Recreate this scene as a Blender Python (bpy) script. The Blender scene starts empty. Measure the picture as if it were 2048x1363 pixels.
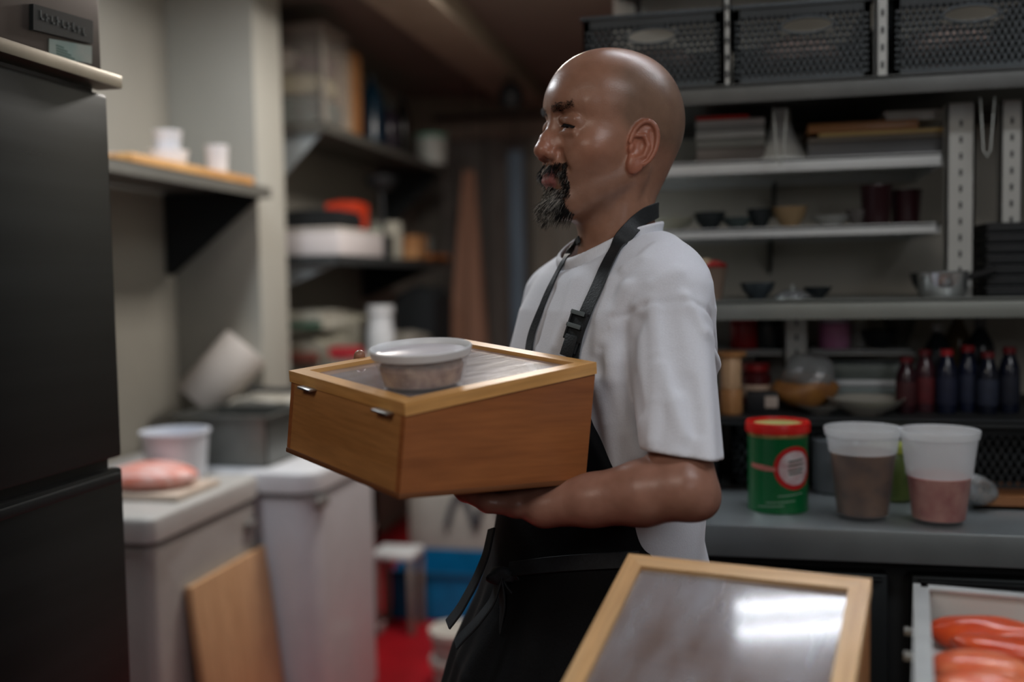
import bpy, bmesh, math, random
import numpy as np
from mathutils import Vector, Matrix, Euler

# ------------------------------------------------------------------ camera
FPX, CX, CY = 2000.0, 1024.0, 681.5          # focal length in pixels of the 2048x1363 frame
YAW, PITCH, ROLL = math.radians(12.6), math.radians(3.4), 0.018
CAM = np.array([0.0, 0.0, 1.40])
VF = np.array([-math.sin(YAW)*math.cos(PITCH), math.cos(YAW)*math.cos(PITCH), -math.sin(PITCH)])
_r0 = np.array([math.cos(YAW), math.sin(YAW), 0.0]); _u0 = np.cross(_r0, VF)
VR = _r0*math.cos(ROLL) - _u0*math.sin(ROLL); VU = _u0*math.cos(ROLL) + _r0*math.sin(ROLL)
def ray(x, y): return VF + VR*(x-CX)/FPX - VU*(y-CY)/FPX
def atd(x, y, d): return CAM + ray(x, y)*d
def atz(x, y, z): v = ray(x, y); return CAM + v*(z-CAM[2])/v[2]
def aty(x, y, Y): v = ray(x, y); return CAM + v*(Y/v[1])
def atx(x, y, X): v = ray(x, y); return CAM + v*(X/v[0])

scene = bpy.context.scene
col = scene.collection
cd = bpy.data.cameras.new('camera'); cam = bpy.data.objects.new('camera', cd); col.objects.link(cam)
cd.sensor_width = 36.0; cd.lens = 36.0*FPX/2048.0; cd.clip_start = 0.05; cd.clip_end = 60
M4 = Matrix.Identity(4)
for i in range(3):
    M4[i][0] = VR[i]; M4[i][1] = VU[i]; M4[i][2] = -VF[i]; M4[i][3] = CAM[i]
cam.matrix_world = M4
cd.dof.use_dof = True; cd.dof.focus_distance = 1.27; cd.dof.aperture_fstop = 1.6
scene.camera = cam

# ------------------------------------------------------------------ world and exposure
world = bpy.data.worlds.new('world'); scene.world = world; world.use_nodes = True
bg = world.node_tree.nodes['Background']
bg.inputs[0].default_value = (0.55, 0.62, 0.70, 1); bg.inputs[1].default_value = 0.10
scene.view_settings.view_transform = 'Standard'; scene.view_settings.look = 'None'
scene.view_settings.gamma = 1.0; scene.view_settings.use_curve_mapping = False
scene.view_settings.exposure = 0.25

# aisle lamp under the ceiling, then unseen fill lights added to brighten the room
def area_lamp(name, loc, sx, sy, power, colr, rot=(0, 0, 0)):
    l = bpy.data.lights.new(name, 'AREA'); l.shape = 'RECTANGLE'; l.size = sx; l.size_y = sy
    l.energy = power; l.color = colr
    o = bpy.data.objects.new(name, l); o.location = loc; o.rotation_euler = rot; col.objects.link(o)
    return o
area_lamp('lamp_aisle', (-1.35, 2.15, 2.45), 0.22, 0.8, 14.0, (0.90, 0.95, 1.0))
area_lamp('fill_rear', (-0.75, 3.3, 2.45), 0.3, 0.5, 20.0, (1.0, 0.92, 0.84))  # unseen fill added to brighten the dim corridor
area_lamp('fill_behind_right', (1.1, -0.95, 1.95), 0.8, 0.5, 3.3, (0.96, 0.97, 1.0), rot=(math.radians(70), 0, math.radians(12)))  # no pendant here: unseen fill added behind the camera to light the shelves
area_lamp('fill_shelving', (0.75, 0.35, 2.45), 0.9, 0.3, 9.0, (0.97, 0.97, 1.0))  # unseen fill added overhead to light the shelving from the front
area_lamp('fill_behind_left', (-0.7, -0.5, 2.30), 0.9, 0.6, 8.0, (1.0, 0.90, 0.80), rot=(math.radians(25), 0, 0))  # unseen fill added behind the camera for the carried box's left face

R = random.Random(7)
rng = np.random.default_rng(7)

# ------------------------------------------------------------------ materials
def lin(c):
    if isinstance(c, str): c = tuple(int(c[i:i+2], 16)/255 for i in (0, 2, 4))
    return tuple(((v/12.92) if v <= 0.04045 else ((v+0.055)/1.055)**2.4) for v in c) + (1.0,)
MATS = {}
def pmat(name, c, rough=0.5, metal=0.0, var=0.10, scale=14.0, stretch=(1, 1, 1), bump=0.0, trans=0.0,
         sub=0.0, alpha=1.0, sheen=0.0, coat=0.0, c2=None, emit=None, estr=0.0, ior=1.45, spec=0.5, rvar=0.0):
    if name in MATS: return MATS[name]
    m = bpy.data.materials.new(name); m.use_nodes = True; nt = m.node_tree; N = nt.nodes; Lk = nt.links
    b = N['Principled BSDF']
    tc = N.new('ShaderNodeTexCoord'); mp = N.new('ShaderNodeMapping'); mp.inputs['Scale'].default_value = stretch
    nz = N.new('ShaderNodeTexNoise'); nz.inputs['Scale'].default_value = scale; nz.inputs['Detail'].default_value = 5
    Lk.new(tc.outputs['Object'], mp.inputs['Vector']); Lk.new(mp.outputs[0], nz.inputs['Vector'])
    cr = N.new('ShaderNodeValToRGB'); lc = lin(c)
    if c2 is None:
        a = tuple(max(0, v*(1-var)) for v in lc[:3]) + (1,); d = tuple(min(1, v*(1+var)) for v in lc[:3]) + (1,)
    else: a = lc; d = lin(c2)
    cr.color_ramp.elements[0].position = 0.32; cr.color_ramp.elements[1].position = 0.68
    cr.color_ramp.elements[0].color = a; cr.color_ramp.elements[1].color = d
    Lk.new(nz.outputs['Fac'], cr.inputs[0]); Lk.new(cr.outputs[0], b.inputs['Base Color'])
    b.inputs['Roughness'].default_value = rough; b.inputs['Metallic'].default_value = metal
    b.inputs['IOR'].default_value = ior; b.inputs['Specular IOR Level'].default_value = spec
    if rvar > 0:
        mr = N.new('ShaderNodeMapRange'); mr.inputs[3].default_value = max(0, rough-rvar); mr.inputs[4].default_value = min(1, rough+rvar)
        Lk.new(nz.outputs['Fac'], mr.inputs[0]); Lk.new(mr.outputs[0], b.inputs['Roughness'])
    if trans: b.inputs['Transmission Weight'].default_value = trans
    if sub:
        b.inputs['Subsurface Weight'].default_value = sub; b.inputs['Subsurface Radius'].default_value = (1.0, 0.35, 0.2)
        b.inputs['Subsurface Scale'].default_value = 0.006
    if sheen: b.inputs['Sheen Weight'].default_value = sheen
    if coat: b.inputs['Coat Weight'].default_value = coat; b.inputs['Coat Roughness'].default_value = 0.15
    if alpha < 1: b.inputs['Alpha'].default_value = alpha
    if emit: b.inputs['Emission Color'].default_value = lin(emit); b.inputs['Emission Strength'].default_value = estr
    if bump:
        bp = N.new('ShaderNodeBump'); bp.inputs['Strength'].default_value = bump; bp.inputs['Distance'].default_value = 0.004
        Lk.new(nz.outputs['Fac'], bp.inputs['Height']); Lk.new(bp.outputs[0], b.inputs['Normal'])
    MATS[name] = m
    return m
def wood(name, c, c2, axis=0, rough=0.45, scale=1.0):
    if name in MATS: return MATS[name]
    m = pmat(name, c, rough, c2=c2, scale=9*scale, stretch=tuple(0.35 if i == axis else 4.5 for i in range(3)), coat=0.1)
    nt = m.node_tree; N = nt.nodes; Lk = nt.links
    b = N['Principled BSDF']; cr = [n for n in N if n.type == 'VALTORGB'][0]; mp = [n for n in N if n.type == 'MAPPING'][0]
    wv = N.new('ShaderNodeTexNoise'); wv.inputs['Scale'].default_value = 42*scale; wv.inputs['Detail'].default_value = 3
    Lk.new(mp.outputs[0], wv.inputs['Vector'])
    mx = N.new('ShaderNodeMix'); mx.data_type = 'RGBA'; mx.blend_type = 'MULTIPLY'; mx.inputs[0].default_value = 0.45
    mr = N.new('ShaderNodeMapRange'); mr.inputs[1].default_value = 0.3; mr.inputs[2].default_value = 0.7
    mr.inputs[3].default_value = 0.62; mr.inputs[4].default_value = 1.15
    Lk.new(wv.outputs['Fac'], mr.inputs[0]); Lk.new(cr.outputs[0], mx.inputs[6]); Lk.new(mr.outputs[0], mx.inputs[7])
    Lk.new(mx.outputs[2], b.inputs['Base Color'])
    return m
def attr_mat(name, rough=0.5, sub=0.0, bump=0.0, bscale=300, rattr=False, stretch=(1, 1, 1), spec=0.5, sheen=0.0):
    """base colour comes from the mesh's own pigment attribute (skin tone, lips, stubble)"""
    m = pmat(name, 'ffffff', rough, sub=sub, spec=spec, sheen=sheen); nt = m.node_tree; N = nt.nodes; Lk = nt.links; b = N['Principled BSDF']
    at = N.new('ShaderNodeAttribute'); at.attribute_name = 'pigment'
    cr = [n for n in N if n.type == 'VALTORGB'][0]; nz = [n for n in N if n.type == 'TEX_NOISE'][0]
    cr.color_ramp.elements[0].color = (.84, .82, .80, 1); cr.color_ramp.elements[1].color = (1, 1, 1, 1); nz.inputs['Scale'].default_value = 55
    mx = N.new('ShaderNodeMix'); mx.data_type = 'RGBA'; mx.blend_type = 'MULTIPLY'; mx.inputs[0].default_value = 1.0
    Lk.new(at.outputs['Color'], mx.inputs[6]); Lk.new(cr.outputs[0], mx.inputs[7]); Lk.new(mx.outputs[2], b.inputs['Base Color'])
    if bump:
        n2 = N.new('ShaderNodeTexNoise'); n2.inputs['Scale'].default_value = bscale; n2.inputs['Detail'].default_value = 4
        tc = [n for n in N if n.type == 'TEX_COORD'][0]; Lk.new(tc.outputs['Object'], n2.inputs['Vector'])
        bp = N.new('ShaderNodeBump'); bp.inputs['Strength'].default_value = bump; bp.inputs['Distance'].default_value = 0.002
        Lk.new(n2.outputs['Fac'], bp.inputs['Height']); Lk.new(bp.outputs[0], b.inputs['Normal'])
    return m

# ------------------------------------------------------------------ mesh building
class MB:
    def __init__(s): s.v = []; s.f = []
    def add(s, v, f):
        n = len(s.v); s.v += [tuple(map(float, p)) for p in v]; s.f += [tuple(i+n for i in q) for q in f]; return s
    def box(s, x0, x1, y0, y1, z0, z1, b=0.0):
        """box with chamfered edges of width b"""
        x0, x1 = min(x0, x1), max(x0, x1); y0, y1 = min(y0, y1), max(y0, y1); z0, z1 = min(z0, z1), max(z0, z1)
        bm = bmesh.new(); bmesh.ops.create_cube(bm, size=1.0)
        for v in bm.verts: v.co = Vector(((x0+x1)/2+v.co.x*(x1-x0), (y0+y1)/2+v.co.y*(y1-y0), (z0+z1)/2+v.co.z*(z1-z0)))
        if b > 0:
            b = min(b, 0.45*min(x1-x0, y1-y0, z1-z0))
            bmesh.ops.bevel(bm, geom=bm.edges[:], offset=b, segments=2, affect='EDGES', profile=0.6)
        s.bm(bm); return s
    def bm(s, bm):
        bm.verts.index_update(); s.add([v.co for v in bm.verts], [[v.index for v in f.verts] for f in bm.faces]); bm.free()
    def lathe(s, prof, cx=0, cy=0, cz=0, n=32, sx=1, sy=1, wob=None):
        v = []; f = []; m = len(prof)
        for (r, z) in prof:
            for k in range(n):
                a = 2*math.pi*k/n; rr = max(r, 1e-4)*(1+(wob(a, z) if wob else 0))
                v.append((cx+rr*math.cos(a)*sx, cy+rr*math.sin(a)*sy, cz+z))
        for i in range(m-1):
            for k in range(n):
                f.append((i*n+k, i*n+(k+1) % n, (i+1)*n+(k+1) % n, (i+1)*n+k))
        s.add(v, f); return s
    def tube(s, pts, r, n=8, flat=None, caps=True):
        """tube through pts; r number or list; flat=(w,t,normals) makes a ribbon"""
        pts = [Vector(p) for p in pts]; m = len(pts); v = []; f = []
        rr = r if isinstance(r, (list, tuple)) else [r]*m
        up = None
        for i, p in enumerate(pts):
            t = (pts[min(i+1, m-1)]-pts[max(i-1, 0)]).normalized()
            if up is None: up = Vector((0, 0, 1)) if abs(t.z) < 0.9 else Vector((1, 0, 0))
            a = (up - t*up.dot(t)).normalized(); up = a; bb = t.cross(a)
            for k in range(n):
                an = 2*math.pi*k/n; v.append(p + a*rr[i]*math.cos(an) + bb*rr[i]*math.sin(an))
        for i in range(m-1):
            for k in range(n): f.append((i*n+k, i*n+(k+1) % n, (i+1)*n+(k+1) % n, (i+1)*n+k))
        if caps: f.append(tuple(range(n))[::-1]); f.append(tuple((m-1)*n+k for k in range(n)))
        s.add(v, f); return s
    def ribbon(s, pts, nrm, w, t):
        """flat strap through pts, nrm the outward normals, width w, thickness t"""
        pts = [Vector(p) for p in pts]; m = len(pts); v = []; f = []
        for i, p in enumerate(pts):
            tg = (pts[min(i+1, m-1)]-pts[max(i-1, 0)]).normalized(); n = Vector(nrm[i]); n = (n-tg*n.dot(tg)).normalized()
            sd = tg.cross(n); ww = w[i] if isinstance(w, (list, tuple)) else w
            for (a, b) in ((-1, 0), (-.92, 1), (.92, 1), (1, 0), (.92, -1), (-.92, -1)): v.append(p+sd*a*ww/2+n*b*t/2)
        for i in range(m-1):
            for k in range(6): f.append((i*6+k, i*6+(k+1) % 6, (i+1)*6+(k+1) % 6, (i+1)*6+k))
        f.append(tuple(range(6))[::-1]); f.append(tuple((m-1)*6+k for k in range(6)))
        s.add(v, f); return s
    def prism(s, poly, h0, h1, axis='z'):
        n = len(poly)
        def P(a, b, h): return {'z': (a, b, h), 'y': (a, h, b), 'x': (h, a, b)}[axis]
        v = [P(a, b, h0) for a, b in poly] + [P(a, b, h1) for a, b in poly]
        f = [tuple(range(n))[::-1], tuple(range(n, 2*n))] + [(i, (i+1) % n, n+(i+1) % n, n+i) for i in range(n)]
        s.add(v, f); return s
    def blob(s, c, r, seed=0, amp=0.15, n=3, fr=2.2, rot=0):
        bm = bmesh.new(); bmesh.ops.create_icosphere(bm, subdivisions=n, radius=1.0); rr = random.Random(seed)
        ph = [(rr.uniform(0, 6), rr.uniform(0, 6), rr.uniform(0, 6), rr.uniform(.6, 1.4)) for _ in range(5)]
        cs, sn = math.cos(rot), math.sin(rot)
        for v in bm.verts:
            p = v.co; d = sum(math.sin(p.x*fr*h+a)*math.sin(p.y*fr*h+b)*math.sin(p.z*fr*h+c_) for a, b, c_, h in ph)
            q = p*(1+amp*d); x = q.x*r[0]; y = q.y*r[1]
            v.co = Vector((c[0]+x*cs-y*sn, c[1]+x*sn+y*cs, c[2]+q.z*r[2]))
        s.bm(bm); return s
    def xf(s, M):
        s.v = [tuple(M @ Vector(p)) for p in s.v]; return s
    def build(s, name, mat, parent=None, smooth=True, loc=None, rot=None):
        me = bpy.data.meshes.new(name); me.from_pydata(s.v, [], s.f); me.update()
        bm = bmesh.new(); bm.from_mesh(me); bmesh.ops.recalc_face_normals(bm, faces=bm.faces[:]); bm.to_mesh(me); bm.free()
        if mat: me.materials.append(mat)
        if smooth:
            for p in me.polygons: p.use_smooth = True
            try: me.set_sharp_from_angle(angle=math.radians(38))
            except Exception: pass
        o = bpy.data.objects.new(name, me); col.objects.link(o)
        if parent is not None: o.parent = parent
        if loc is not None: o.location = loc
        if rot is not None: o.rotation_euler = rot
        return o
def tag(o, label=None, cat=None, group=None, kind=None):
    if label: o['label'] = label
    if cat: o['category'] = cat
    if group: o['group'] = group
    if kind: o['kind'] = kind
    return o
def thing(name, loc, label, cat, group=None, rz=0.0):
    o = bpy.data.objects.new(name, None); o.empty_display_size = 0.05; col.objects.link(o)
    o.location = loc; o.rotation_euler = (0, 0, rz); return tag(o, label, cat, group)
def struct(name, mb, mat): return tag(mb.build(name, mat), kind='structure')
def copy_tree(o, parent=None):
    c = o.copy(); col.objects.link(c)
    if parent: c.parent = parent
    for ch in list(o.children): copy_tree(ch, c)
    return c

# shared materials
steel = pmat('brushed_steel', '8f938f', 0.34, 0.9, var=.06, scale=30, stretch=(1, 1, 25), rvar=.06)
steel_d = pmat('dark_steel', '3c4042', 0.42, 0.85, var=.12, scale=22, stretch=(1, 20, 1), rvar=.05)
steel_l = pmat('pale_steel', 'a9ada8', 0.42, 0.6, var=.05)
whitep = pmat('white_plastic', 'd6d8da', 0.4, var=.03)
whiteE = pmat('white_enamel', 'c4c6cc', 0.35, var=.03, coat=.3)
blackp = pmat('black_plastic', '15181b', 0.5, var=.2)
darkp = pmat('charcoal_plastic', '2d3235', 0.5, var=.15)
# ================================================================== THE ROOM
wallm = pmat('painted_wall', '928f86', 0.75, var=.05, scale=3, bump=.05)
wallw = pmat('painted_wall_pale', '9f9e96', 0.7, var=.04, scale=3, bump=.05)
ceilm = pmat('ceiling_paint', '7a716a', 0.85, var=.06, scale=2)
floorm = pmat('red_floor_paint', 'a51420', 0.45, var=.15, scale=5)
H = 2.52
struct('floor', MB().box(-2.6, 2.4, -1.4, 6.2, -0.08, 0), floorm)
struct('ceiling', MB().box(-2.6, 2.4, -1.4, 6.2, H, H+.08), ceilm)
struct('wall_left', MB().box(-2.6, -1.95, -1.4, 6.2, 0, H), wallm)
struct('wall_pillar', MB().box(-1.95, -1.62, 3.23, 3.45, 0, H, .004), wallw)
struct('wall_rear', MB().box(-1.95, -0.15, 6.0, 6.2, 0, H), pmat('rear_wall_paint', '6d6a64', .8))
struct('wall_back', MB().box(-0.27, 2.2, 2.34, 2.46, 0, H), pmat('painted_wall_back', 'c2bfb4', .7, var=.04, scale=3))
struct('wall_corridor', MB().box(-0.27, -0.15, 2.46, 6.0, 0, H), wallm)
struct('wall_right', MB().box(2.2, 2.4, -1.4, 2.46, 0, H), wallm)
struct('wall_front', MB().box(-1.95, 2.2, -1.4, -1.3, 0, H), pmat('front_wall_paint', '6a5a4c', .8))
struct('trim_1', MB().box(-1.30, -1.06, 2.9, 6.0, H-.10, H, .004), pmat('duct_paint', '8d8173', .7))
struct('trim_2', MB().box(-1.95, -0.27, 5.86, 6.0, 2.26, H, .004), pmat('header_paint', '82756a', .7))

# ================================================================== FRIDGE (left foreground)
fr = thing('refrigerator', (-1.42, 0.85, 0), 'tall dark stainless steel refrigerator at the left edge of the photo', 'refrigerator')
fx, fy = -1.42, 0.85
MB().box(-1.90-fx, -0.97-fx, 0.20-fy, 1.395-fy, 0.10, 2.18, .006).build('cabinet', pmat('fridge_side', '3a3b3b', .45, .8, scale=3), fr)
fd = pmat('fridge_door', '3b3f41', 0.3, 0.9, var=.25, scale=2.5, stretch=(1, .3, 6), rvar=.08)
MB().box(-0.972-fx, -0.950-fx, 0.21-fy, 1.400-fy, 1.135, 1.700, .006).build('door', fd, fr)
lower = MB().box(-0.972-fx, -0.950-fx, 0.21-fy, 1.400-fy, 0.12, 1.118, .006).build('door', fd, fr)
MB().box(-0.952-fx, -0.941-fx, 0.25-fy, 1.385-fy, 1.098, 1.112, .003).build('handle', steel_d, lower)
MB().box(-0.972-fx, -0.957-fx, 0.21-fy, 1.400-fy, 1.735, 2.18, .006).build('header_panel', pmat('fridge_header', '453c38', .4, .7, var=.3, scale=3), fr)
MB().box(-0.975-fx, -0.930-fx, 0.20-fy, 1.412-fy, 1.710, 1.730, .003).build('drip_rail', pmat('rail_steel', 'a09a8e', .3, .9), fr)
for sx in (-1.86, -1.01):
    for sy in (.25, 1.34): MB().lathe([(0, 0), (.022, 0), (.022, .02), (.014, .03), (.014, .102), (0, .102)], sx-fx, sy-fy, 0, 12).build('leg', steel_d, fr)
# nameplate: dark badge with pale unreadable lettering strokes, and a paper sticker under it
def onf(x, y, X=-0.957):
    p = atx(x, y, X); return p[1]-fy, p[2]
a = onf(58, 8); b_ = onf(178, 42); c_ = onf(178, 88); d_ = onf(58, 60)
pl = MB().prism([a, b_, c_, d_], -0.957-fx, -0.950-fx, 'x').build('nameplate', pmat('badge_dark', '141a1c', .35), fr)
mb = MB()
yy0, yy1 = a[0], b_[0]; zt, zb = (a[1]+b_[1])/2, (c_[1]+d_[1])/2
for k in range(9):
    y0 = yy0+(yy1-yy0)*(.10+.088*k); w = (yy1-yy0)*.05; hh = (zt-zb)
    z0 = zb+hh*.36; z1 = zb+hh*(.66 if k % 3 else .72)
    mb.box(-0.9505-fx, -0.9492-fx, y0, y0+w*.3, z0, z1)
    if k % 2: mb.box(-0.9505-fx, -0.9492-fx, y0, y0+w, (z0+z1)/2-.001, (z0+z1)/2+.001)
    else: mb.box(-0.9505-fx, -0.9492-fx, y0, y0+w, z0, z0+.002)
mb.build('lettering', pmat('badge_lettering', '59605f', .5), pl)
a = onf(97, 77); b_ = onf(182, 92); c_ = onf(182, 128); d_ = onf(97, 112)
st = MB().prism([a, b_, c_, d_], -0.957-fx, -0.9555-fx, 'x').build('sticker', pmat('sticker_paper', 'a9ada2', .7, c2='8fa39a', scale=25), fr)
mb = MB()
for k in range(4):
    z = d_[1]+(a[1]-d_[1])*(.25+.15*k); mb.box(-0.9556-fx, -0.9551-fx, a[0]+.014, a[0]+.055-.008*k, z, z+.0022)
mb.build('print', pmat('sticker_print', '5e7a70', .7), st)

# ================================================================== LEFT WALL SHELVES
shelf_m = pmat('shelf_steel', '7d7c76', .42, .55, var=.06)
brk_m = pmat('bracket_black', '1b2023', .55, .2)
def wall_shelf(label, y0, y1, z, xf, xb, hb, brackets, mat=shelf_m, bm_=None, lip=.035):
    cy = (y0+y1)/2; t = thing('wall_shelf', ((xf+xb)/2, cy, z-lip), label, 'shelf', 'steel shelves on the left wall'); ox = (xf+xb)/2
    MB().box(xb-ox, xf-ox, y0-cy, y1-cy, lip-.004, lip).box(xf-.004-ox, xf-ox, y0-cy, y1-cy, 0, lip).box(xb-ox, xf-ox, y0-cy, y0+.004-cy, 0, lip).box(xb-ox, xf-ox, y1-.004-cy, y1-cy, 0, lip).build('board', mat, t)
    for yb, mm in brackets:
        MB().prism([(xb-ox, lip-.006), (xf-.02-ox, lip-.006), (xf-.02-ox, lip-.03), (xb+.03-ox, lip-hb), (xb-ox, lip-hb)], yb-.004-cy, yb+.004-cy, 'y').build('bracket', mm, t)
    return t
wall_shelf('long steel wall shelf beside the fridge, holding the wooden board and white cups', 1.62, 3.20, 1.735, -1.555, -1.945, .29, ((3.17, brk_m), (1.95, brk_m)))
pale_b = pmat('bracket_pale', 'a3abae', .5, .2)
wall_shelf('upper steel wall shelf beyond the pillar, holding the clear crate', 3.70, 5.46, 2.035, -1.56, -1.945, .36, ((3.73, pale_b), (5.35, brk_m)))
wall_shelf('lower dark steel wall shelf beyond the pillar, under the clear crate shelf', 3.66, 5.20, 1.515, -1.50, -1.945, .19, ((3.70, pale_b), (5.05, brk_m)), mat=pmat('shelf_dark', '4c5052', .45, .5))

# things on the near shelf
z0 = 1.736
cb = wood('board_wood', 'b98650', 'd2a268', axis=1)
p0 = atx(275, 322, -1.58); p1_ = atx(515, 355, -1.58)
tag(MB().box(-1.79, -1.575, 2.42, 3.12, z0, z0+.028, .004).build('cutting_board', cb), 'pale wooden cutting board lying on the shelf beside the fridge', 'cutting board')
cupm = pmat('white_cup', 'dcdde2', .35, var=.02)
def cup(x, y, z, r, h, label, name='cup', cat='cup', group='white cups on the wooden board', mat=cupm):
    t = MB().lathe([(0, 0), (r*.82, 0), (r*.86, .003), (r, h-.004), (r*1.04, h-.002), (r*1.03, h), (r*.95, h), (r*.80, .006), (0, .006)], 0, 0, 0, 28).build(name, mat, loc=(x, y, z))
    return tag(t, label, cat, group)
cup(-1.675, 2.76, z0+.0285, .060, .048, 'wide white bowl at the bottom of the stack on the wooden board', 'bowl', 'bowl')
cup(-1.675, 2.76, z0+.0775, .043, .058, 'small white cup standing on the wide white bowl', group='white cups on the wooden board')
cup(-1.655, 3.02, z0+.0285, .037, .095, 'tall white cup standing alone at the far end of the wooden board')
tag(MB().lathe([(0, 0), (.03, 0), (.045, .010), (.044, .012), (.028, .003), (0, .003)], 0, 0, 0, 24).build('dish', pmat('red_dish', '8d5a55', .5, c2='c9b8b2', scale=60), loc=(-1.70, 2.54, z0+.0285)), 'small reddish dish on the wooden board left of the white bowl', 'dish')

# things on the upper far shelf
z1 = 2.037
cr_t = thing('storage_crate', (-1.74, 3.86, z1), 'translucent plastic crate full of packets on the upper shelf', 'crate')
clr = pmat('cloudy_plastic', 'b5aea6', .32, alpha=.22, var=.03)
w, d_, h = .165, .125, .37
MB().box(-w, w, -d_, -d_+.004, .0, h).box(-w, -w+.004, -d_, d_, 0, h).box(w-.004, w, -d_, d_, 0, h).box(-w, w, d_-.004, d_, 0, h).box(-w, w, -d_, d_, 0, .004).build('body', clr, cr_t)
MB().box(-w-.01, w+.01, -d_-.01, d_+.01, h, h+.022, .006).build('lid', pmat('crate_lid', '7f766e', .5), cr_t)
MB().box(-w-.006, -w+.012, -d_-.006, -d_+.012, 0, h, .003).box(w-.012, w+.006, -d_-.006, -d_+.012, 0, h, .003).build('corner_post', pmat('crate_corner', '8d877e', .5), cr_t)
def pk(nm, x0, x1, y0, y1, za, zb_, c, label, cat='packet', c2=None, group=None, rough=.5):
    cx_, cy_ = (x0+x1)/2, (y0+y1)/2
    bm = bmesh.new(); bmesh.ops.create_cube(bm, size=1.0); bmesh.ops.subdivide_edges(bm, edges=bm.edges[:], cuts=5, use_grid_fill=True)
    rr = random.Random(int(abs(x0*991+y0*77+za*531)*10))
    a_, b2 = rr.uniform(3, 6), rr.uniform(0, 6)
    for v in bm.verts:
        p = v.co.copy(); e = 1-0.35*((2*p.x)**4)*0.5-0.2*((2*p.y)**4)*.5
        v.co = Vector((p.x*(x1-x0)*(1+.03*math.sin(a_*p.z+b2)), p.y*(y1-y0), (p.z*e+.5-(.5-.5*e)*0)*(zb_-za)*(1) + .04*(zb_-za)*math.sin(a_*p.x*2+b2)*math.sin(a_*p.y*2)))
    zm = min(v.co.z for v in bm.verts)
    for v in bm.verts: v.co.z -= zm
    m = MB(); m.bm(bm)
    return tag(m.build(nm, pmat(nm+'_'+c, c, rough, c2=c2, var=.12, scale=30), loc=(cx_, cy_, za)), label, cat, group)
pk('box', -1.86, -1.73, 3.76, 3.92, z1+.215, z1+.31, 'd9cfc4', 'cream box on top of the packets in the clear crate')
pk('packet', -1.87, -1.61, 3.755, 3.96, z1+.125, z1+.20, 'b0a58c', 'beige packet in the middle of the clear crate', c2='c8c19a')
pk('packet', -1.88, -1.60, 3.755, 3.97, z1+.006, z1+.11, '22313a', 'dark blue packet at the bottom of the clear crate', c2='4c7270')
pk('packet', -1.70, -1.60, 3.77, 3.93, z1+.215, z1+.28, '6e5358', 'dull purple packet at the right inside the clear crate')
t = thing('carton', (-1.66, 4.13, z1), 'tall brown cardboard carton beside the clear crate', 'box')
MB().box(-.07, .07, -.06, .06, 0, .36, .003).build('body', pmat('kraft_card', '95633a', .8, c2='a9774a', scale=8), t)
MB().box(-.03, .05, -.0615, -.0602, .16, .23).box(-.004, .070, -.061, -.0602, .0, .36).build('paper_label', pmat('kraft_label', 'b49a7e', .8), t)
MB().box(-.071, .071, -.012, .012, .3605, .3615).build('tape', pmat('tape', '7b4a2a', .4), t)
def bottle(x, y, z, r, h, c, label, capc=None, group=None, neck=.35, nh=.28, name='bottle', capname='cap', band=None, rough=.2, trans=.0):
    t = thing(name, (x, y, z), label, 'bottle', group)
    b = MB().lathe([(0, 0), (r*.9, 0), (r, .006), (r, h*(1-nh)*.92), (r*.9, h*(1-nh)), (r*neck*1.1, h*(1-nh*.45)), (r*neck, h*(1-nh*.4)), (r*neck, h*.93), (0, h*.93)], 0, 0, 0, 24)
    b.build('body', pmat('bottle_'+c, c, rough, var=.08, trans=trans), t)
    MB().lathe([(r*neck*1.15, h*.90), (r*neck*1.25, h*.905), (r*neck*1.25, h), (0, h)], 0, 0, 0, 20).build(capname, pmat('cap_'+(capc or c), capc or c, .4), t)
    if band:
        MB().lathe([(r*1.002, h*.14), (r*1.02, h*.15), (r*1.02, h*.55), (r*1.002, h*.56)], 0, 0, 0, 24).build('paper_label', pmat('lab_'+band, band, .7, var=.2, scale=60), t)
    return t
bottle(-1.63, 4.42, z1, .050, .32, '102a3a', 'taller dark blue bottle right of the cardboard carton', '0c1a22', 'dark bottles on the upper shelf')
bottle(-1.70, 4.30, z1, .045, .25, '123040', 'shorter dark blue bottle against the cardboard carton', '22343a', 'dark bottles on the upper shelf')
bottle(-1.62, 4.62, z1, .045, .22, '2b2530', 'low dark purple bottle behind the tall blue bottle', '1b2a2a', 'dark bottles on the upper shelf')
bottle(-1.66, 4.95, z1, .04, .33, '1b1917', 'slim black bottle near the far end of the upper shelf', '0d0d0d', 'dark bottles on the upper shelf')
tb = thing('plastic_tub', (-1.60, 5.24, z1), 'white plastic tub with green-edged lid at the end of the upper shelf', 'tub')
MB().lathe([(0, 0), (.075, 0), (.085, .14), (0, .14)], n=28).build('body', pmat('tub_white', 'b9bdb8', .4), tb)
MB().lathe([(.09, .14), (.092, .16), (0, .163)], n=28).build('lid', pmat('lid_green', '5f9a86', .4), tb)

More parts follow.
